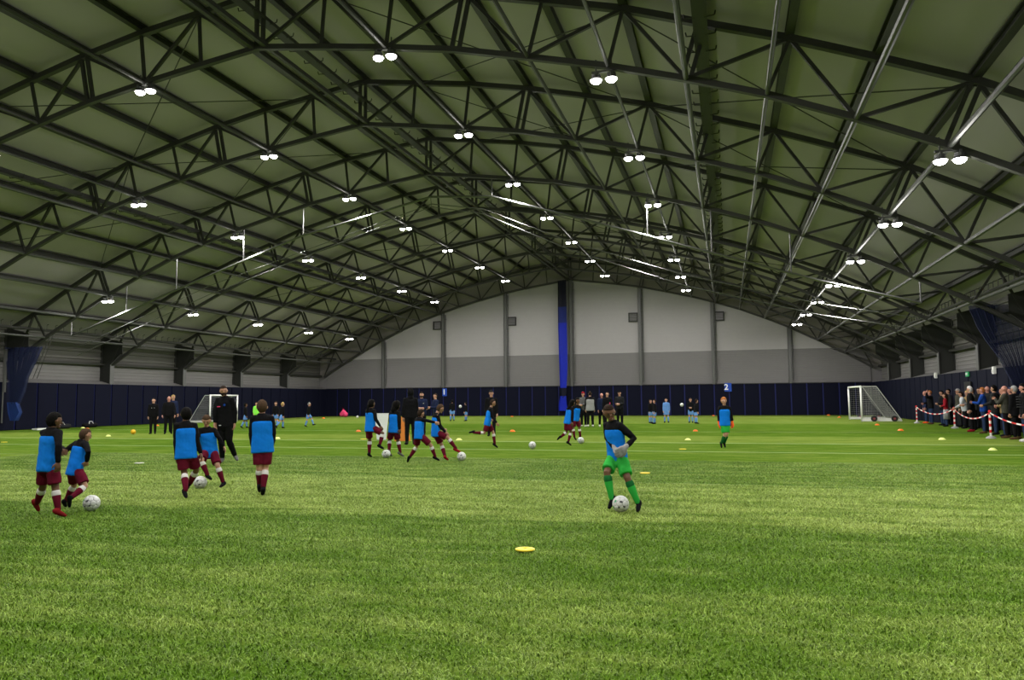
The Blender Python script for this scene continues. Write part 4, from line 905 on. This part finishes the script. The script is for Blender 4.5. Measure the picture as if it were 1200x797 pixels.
# ------------------------------------------------------------------ goals
m_gw = mat('goal_white', (.72,.72,.70), .4, var=.04); m_netw = mat('goal_net_cord', (.34,.34,.34), .8, var=.1); m_tyre = mat('tyre', (.02,.02,.02), .7); m_hub = mat('wheel_hub', (.30,.05,.06), .5)
def goal(x, y0, y1, sg, h, depth, top, label, wheels):
    """mouth along Y from y0 to y1 at x, net runs to x+sg*depth"""
    g = empty('football_goal', (x, y0, 0), label=label, cat='goal'); W = y1-y0; r = .055
    for yy in (0, W): MB().tube((0,yy,0),(0,yy,h), r, 10).build('goal_post', m_gw, g, True)
    MB().tube((0,-r,h),(0,W+r,h), r, 10).build('crossbar', m_gw, g, True)
    for yy in (0, W): MB().tube((0,yy,.09),(sg*depth,yy,.09),.07,square=True).build('base_bar', m_gw, g)
    MB().tube((sg*depth,0,.06),(sg*depth,W,.06),.05,8).build('back_bar', m_gw, g)
    for yy in (0, W): MB().tube((0,yy,h),(sg*top,yy,h),.02,6).tube((sg*top,yy,h),(sg*depth,yy,.1),.016,6).build('net_stay', m_gw, g)
    # net cords
    st_ = .13; t = .0045
    A_ = [(sg*top, h), (sg*depth, .1)]; L_ = math.hypot(depth-top, h-.1); nb = int(L_/st_)
    for nm, lines in (('back_net', [((A_[0][0]+(A_[1][0]-A_[0][0])*i/nb-sg*.10*math.sin(math.pi*i/nb), 0, A_[0][1]+(A_[1][1]-A_[0][1])*i/nb-.08*math.sin(math.pi*i/nb)), None) for i in range(nb+1)]),):
        mb = MB(); row = [l[0] for l in lines]
        for p in row: mb.tube(p, (p[0], W, p[2]), t, 3, caps=False)
        ny = int(W/st_)
        for k in range(ny+1):
            yy = W*k/ny
            for a, b in zip(row[::3]+[row[-1]], (row[::3]+[row[-1]])[1:]): mb.tube((a[0],yy,a[2]),(b[0],yy,b[2]), t, 3, caps=False)
        tag(mb.build(nm, m_netw, g), kind='stuff')
    for yy in (0, W):
        mb = MB(); n = int(depth/st_)
        for i in range(n+1):
            xx = depth*i/n; zz = h if xx <= top else h-(h-.1)*(xx-top)/(depth-top)
            mb.tube((sg*xx,yy,.1),(sg*xx,yy,max(zz,.12)), t, 3, caps=False)
        for k in range(int(h/st_)):
            z = .1+k*st_; xx = top+(depth-top)*(h-z)/(h-.1); mb.tube((0,yy,z),(sg*xx,yy,z), t, 3, caps=False)
        tag(mb.build('side_net', m_netw, g), kind='stuff')
    mb = MB(); n = max(2, int(top/st_))
    for i in range(n+1): mb.tube((sg*top*i/n,0,h),(sg*top*i/n,W,h), t, 3, caps=False)
    for k in range(int(W/st_)+1): mb.tube((0,min(W,k*st_),h),(sg*top,min(W,k*st_),h), t, 3, caps=False)
    tag(mb.build('roof_net', m_netw, g), kind='stuff')
    if wheels:
        for yy in (0, W):
            for xx in (.55*depth*.55, depth*.82):
                for s_ in (1,):
                    yv = yy-.12 if yy == 0 else yy+.12
                    wh = MB().tube((sg*xx,yv-.05,.17),(sg*xx,yv+.05,.17),.17,16).build('wheel', m_tyre, g)
                    MB().tube((sg*xx,yv-.06,.17),(sg*xx,yv+.06,.17),.06,10).build('hub', m_hub, wh)
    return g
goal(23.25*S, 54.2*S, 59.4*S, 1, 2.30*S, 2.7*S if False else 2.35*S, .95*S, 'white wheeled football goal with net at the far right corner', True)
goal(-25.3*S+.95, 50.6*S, 54.0*S, -1, 2.15*S, 1.9*S, .5*S, 'small white football goal with net by the left wall behind the coach', False)

# ------------------------------------------------------------------ barrier posts and tape
m_red = mat('post_red', (.55,.015,.02), .45); m_wht = mat('post_white', (.75,.75,.73), .45); m_base = mat('post_base', (.28,.28,.28), .8)
BP = [(22.82,45.0,'farthest striped barrier post'),(22.80,37.9,'middle striped barrier post'),(21.55,28.85,'nearest visible striped barrier post'),(21.25,21.5,'striped barrier post beyond the right edge')]
hp_ = .90
for x, y, lab in BP:
    p = empty('barrier_post', (x,y,0), label='red and white '+lab.replace('striped ','striped ')+', on a grey foot', cat='post', group='striped posts carrying the tape')
    b = MB(); cyl(b,(0,0,0),.16,.05,18,.14); cyl(b,(0,0,.05),.13,.04,18,.06); b.build('foot', m_base, p)
    n = 8
    for i in range(n): q = MB(); cyl(q,(0,0,.09+(hp_-.09)*i/n),.036,(hp_-.09)/n,12); q.build('stripe', m_red if i % 2 else m_wht, p)
    MB().ball((0,0,hp_),.05,10,6).build('cap', m_red, p, True)
for (a, b) in zip(BP, BP[1:]):
    t = empty('barrier_tape', (0,0,0), cat='tape', label='sagging red and white tape running from the %s towards us' % a[2])
    n = 16; P_ = []
    for i in range(n+1):
        u = i/n; P_.append(Vector((a[0]+(b[0]-a[0])*u, a[1]+(b[1]-a[1])*u, .86-4*.30*u*(1-u))))
    for i in range(n):
        p, q = P_[i], P_[i+1]; h = Vector((0,0,.022)); o = Vector((.004,0,0))
        MB().add([p-h-o,q-h-o,q+h-o,p+h-o,p-h+o,q-h+o,q+h+o,p+h+o],[(0,1,2,3),(7,6,5,4),(0,4,5,1),(3,2,6,7)]).build('tape_band', m_red if i % 2 else m_wht, t)

# ------------------------------------------------------------------ signs, small fittings
def text(body, size, m, parent, loc, rot=(math.pi/2,0,0), depth=.012, bold=.012):
    cu = bpy.data.curves.new('lettering', 'FONT'); cu.body = body; cu.size = size; cu.extrude = depth; cu.align_x = 'CENTER'; cu.align_y = 'CENTER'; cu.offset = bold
    o = bpy.data.objects.new('lettering', cu); COL.objects.link(o); dg_ = bpy.context.evaluated_depsgraph_get()
    bpy.context.view_layer.update(); me = bpy.data.meshes.new_from_object(o.evaluated_get(dg_)); bpy.data.objects.remove(o)
    me.materials.clear(); me.materials.append(m); q = link('lettering', me, parent, loc); q.rotation_euler = rot; return q
m_sign = mat('sign_blue', (.01,.06,.42), .5); m_lets = mat('sign_white', (.8,.8,.8), .5)
for (x, z, n, w_) in ((-13.55*S,2.45*S,'1',.5),(14.75*S,2.62*S,'2',.66)):
    s_ = empty('number_sign', (x,YW-.26,z), cat='sign', label='blue wall sign with white number %s, %s' % (('one','left of the blue curtain') if n == '1' else ('two','right of the blue curtain')))
    MB().box((0.1 if n == '2' else .12,0,0),(w_*.85,.03,.7)).build('sign_board', m_sign, s_)
    text(n, .66, m_lets, s_, (-.04 if n == '2' else .08,-.03,0), bold=.015)
e = empty('exit_sign', (HW-.12,39.9,2.45), cat='sign', label='small green exit sign on the right wall above the dark doorway')
MB().box((0,0,0),(.05,.42,.22)).build('sign_board', mat('exit_green', (.02,.30,.10), .5, emit=.25), e)
text('EXIT', .13, m_lets, e, (-.035,0,0), rot=(math.pi/2,0,-math.pi/2), bold=.004)
tag(MB().box((HW-.13,39.9,1.05),(.05,1.0,2.1)).build('door_1', mat('door_dark', (.008,.008,.01), .5)), kind='structure')
for y, z, lab in ((45.5,2.55,'small white box fitting on the right wall above the first spectators'),(36.2,2.5,'small white round fitting on the right wall near the blue net')):
    tag(MB().box((HW-.12,y,z),(.1,.22,.3)).box((HW-.17,y,z-.04),(.06,.12,.12)).build('wall_fitting', m_wht), lab, 'fitting')
# white and orange folding board, and kit by the left wall
b = empty('folding_board', (1.35,24.6,0), math.radians(20), label='white panel and orange panel leaning together behind the bushy haired child', cat='board')
m_wb = mat('board_white', (.62,.64,.64), .5, var=.05); m_ob = mat('board_orange', (.62,.20,.02), .5, var=.15, scale=3)
MB().add([(-.22,0,0.05),(.10,0,0.05),(.18,.12,.98),(-.32,.12,.98),(-.22,.03,0.05),(.10,.03,0.05),(.18,.15,.98),(-.32,.15,.98)],[(0,1,2,3),(7,6,5,4),(0,4,5,1),(1,5,6,2),(2,6,7,3),(3,7,4,0)]).build('white_panel', m_wb, b)
o = MB().add([(.40,-.1,0),(.98,-.1,0),(.80,.05,.85),(.62,.05,.85),(.40,-.07,0),(.98,-.07,0),(.80,.08,.85),(.62,.08,.85)],[(0,1,2,3),(7,6,5,4),(0,4,5,1),(1,5,6,2),(2,6,7,3),(3,7,4,0)]).build('orange_panel', m_ob, b)
for k in range(2): MB().tube((.55+.25*k,-.12,.05),(.67+.09*k,.03,.83),.018,6).build('fold_rib', m_ob, b)
MB().tube((.1,.1,.1),(.5,.1,.1),.02,6).build('hinge_bar', m_ob, b)
for x, y, l_, col, lab in ((-22.9,36.0,1.1,'black','dark kit bag at the foot of the left wall, first of two'),(-22.9,34.0,1.3,'charcoal','longer dark kit bag at the foot of the left wall by the cones')):
    g_ = empty('kit_bag', (x,y,0), math.radians(90), label=lab, cat='bag')
    MB().limb([(-l_/2+.15,0,.14),(l_/2-.15,0,.14)],[.14,.14],12).build('bag_body', cm(col), g_, True)
    MB().path([(-.15,-.1,.22),(-.1,-.05,.36),(.1,-.05,.36),(.15,-.1,.22)],.012,5).build('handle', m_wht, g_)
tag(MB().box((-22.6,32.6,.06),(.35,1.1,.07)).box((-22.6,32.6,.02),(.3,1.0,.04)).build('low_bench', m_wht), 'low white strip of kit lying by the left wall', 'bench')
g_ = empty('kit_bag', (-20.1,61.3,0), math.radians(8), label='bright pink kit bag standing near the far left corner', cat='bag')
MB().limb([(-.14,0,.26),(.0,0,.5),(.16,0,.24)],[.24,.22,.24],12).build('bag_body', cm('pink'), g_, True)
MB().path([(-.1,-.1,.6),(-.05,-.1,.78),(.05,-.1,.78),(.1,-.1,.6)],.015,5).build('handle', cm('red'), g_)
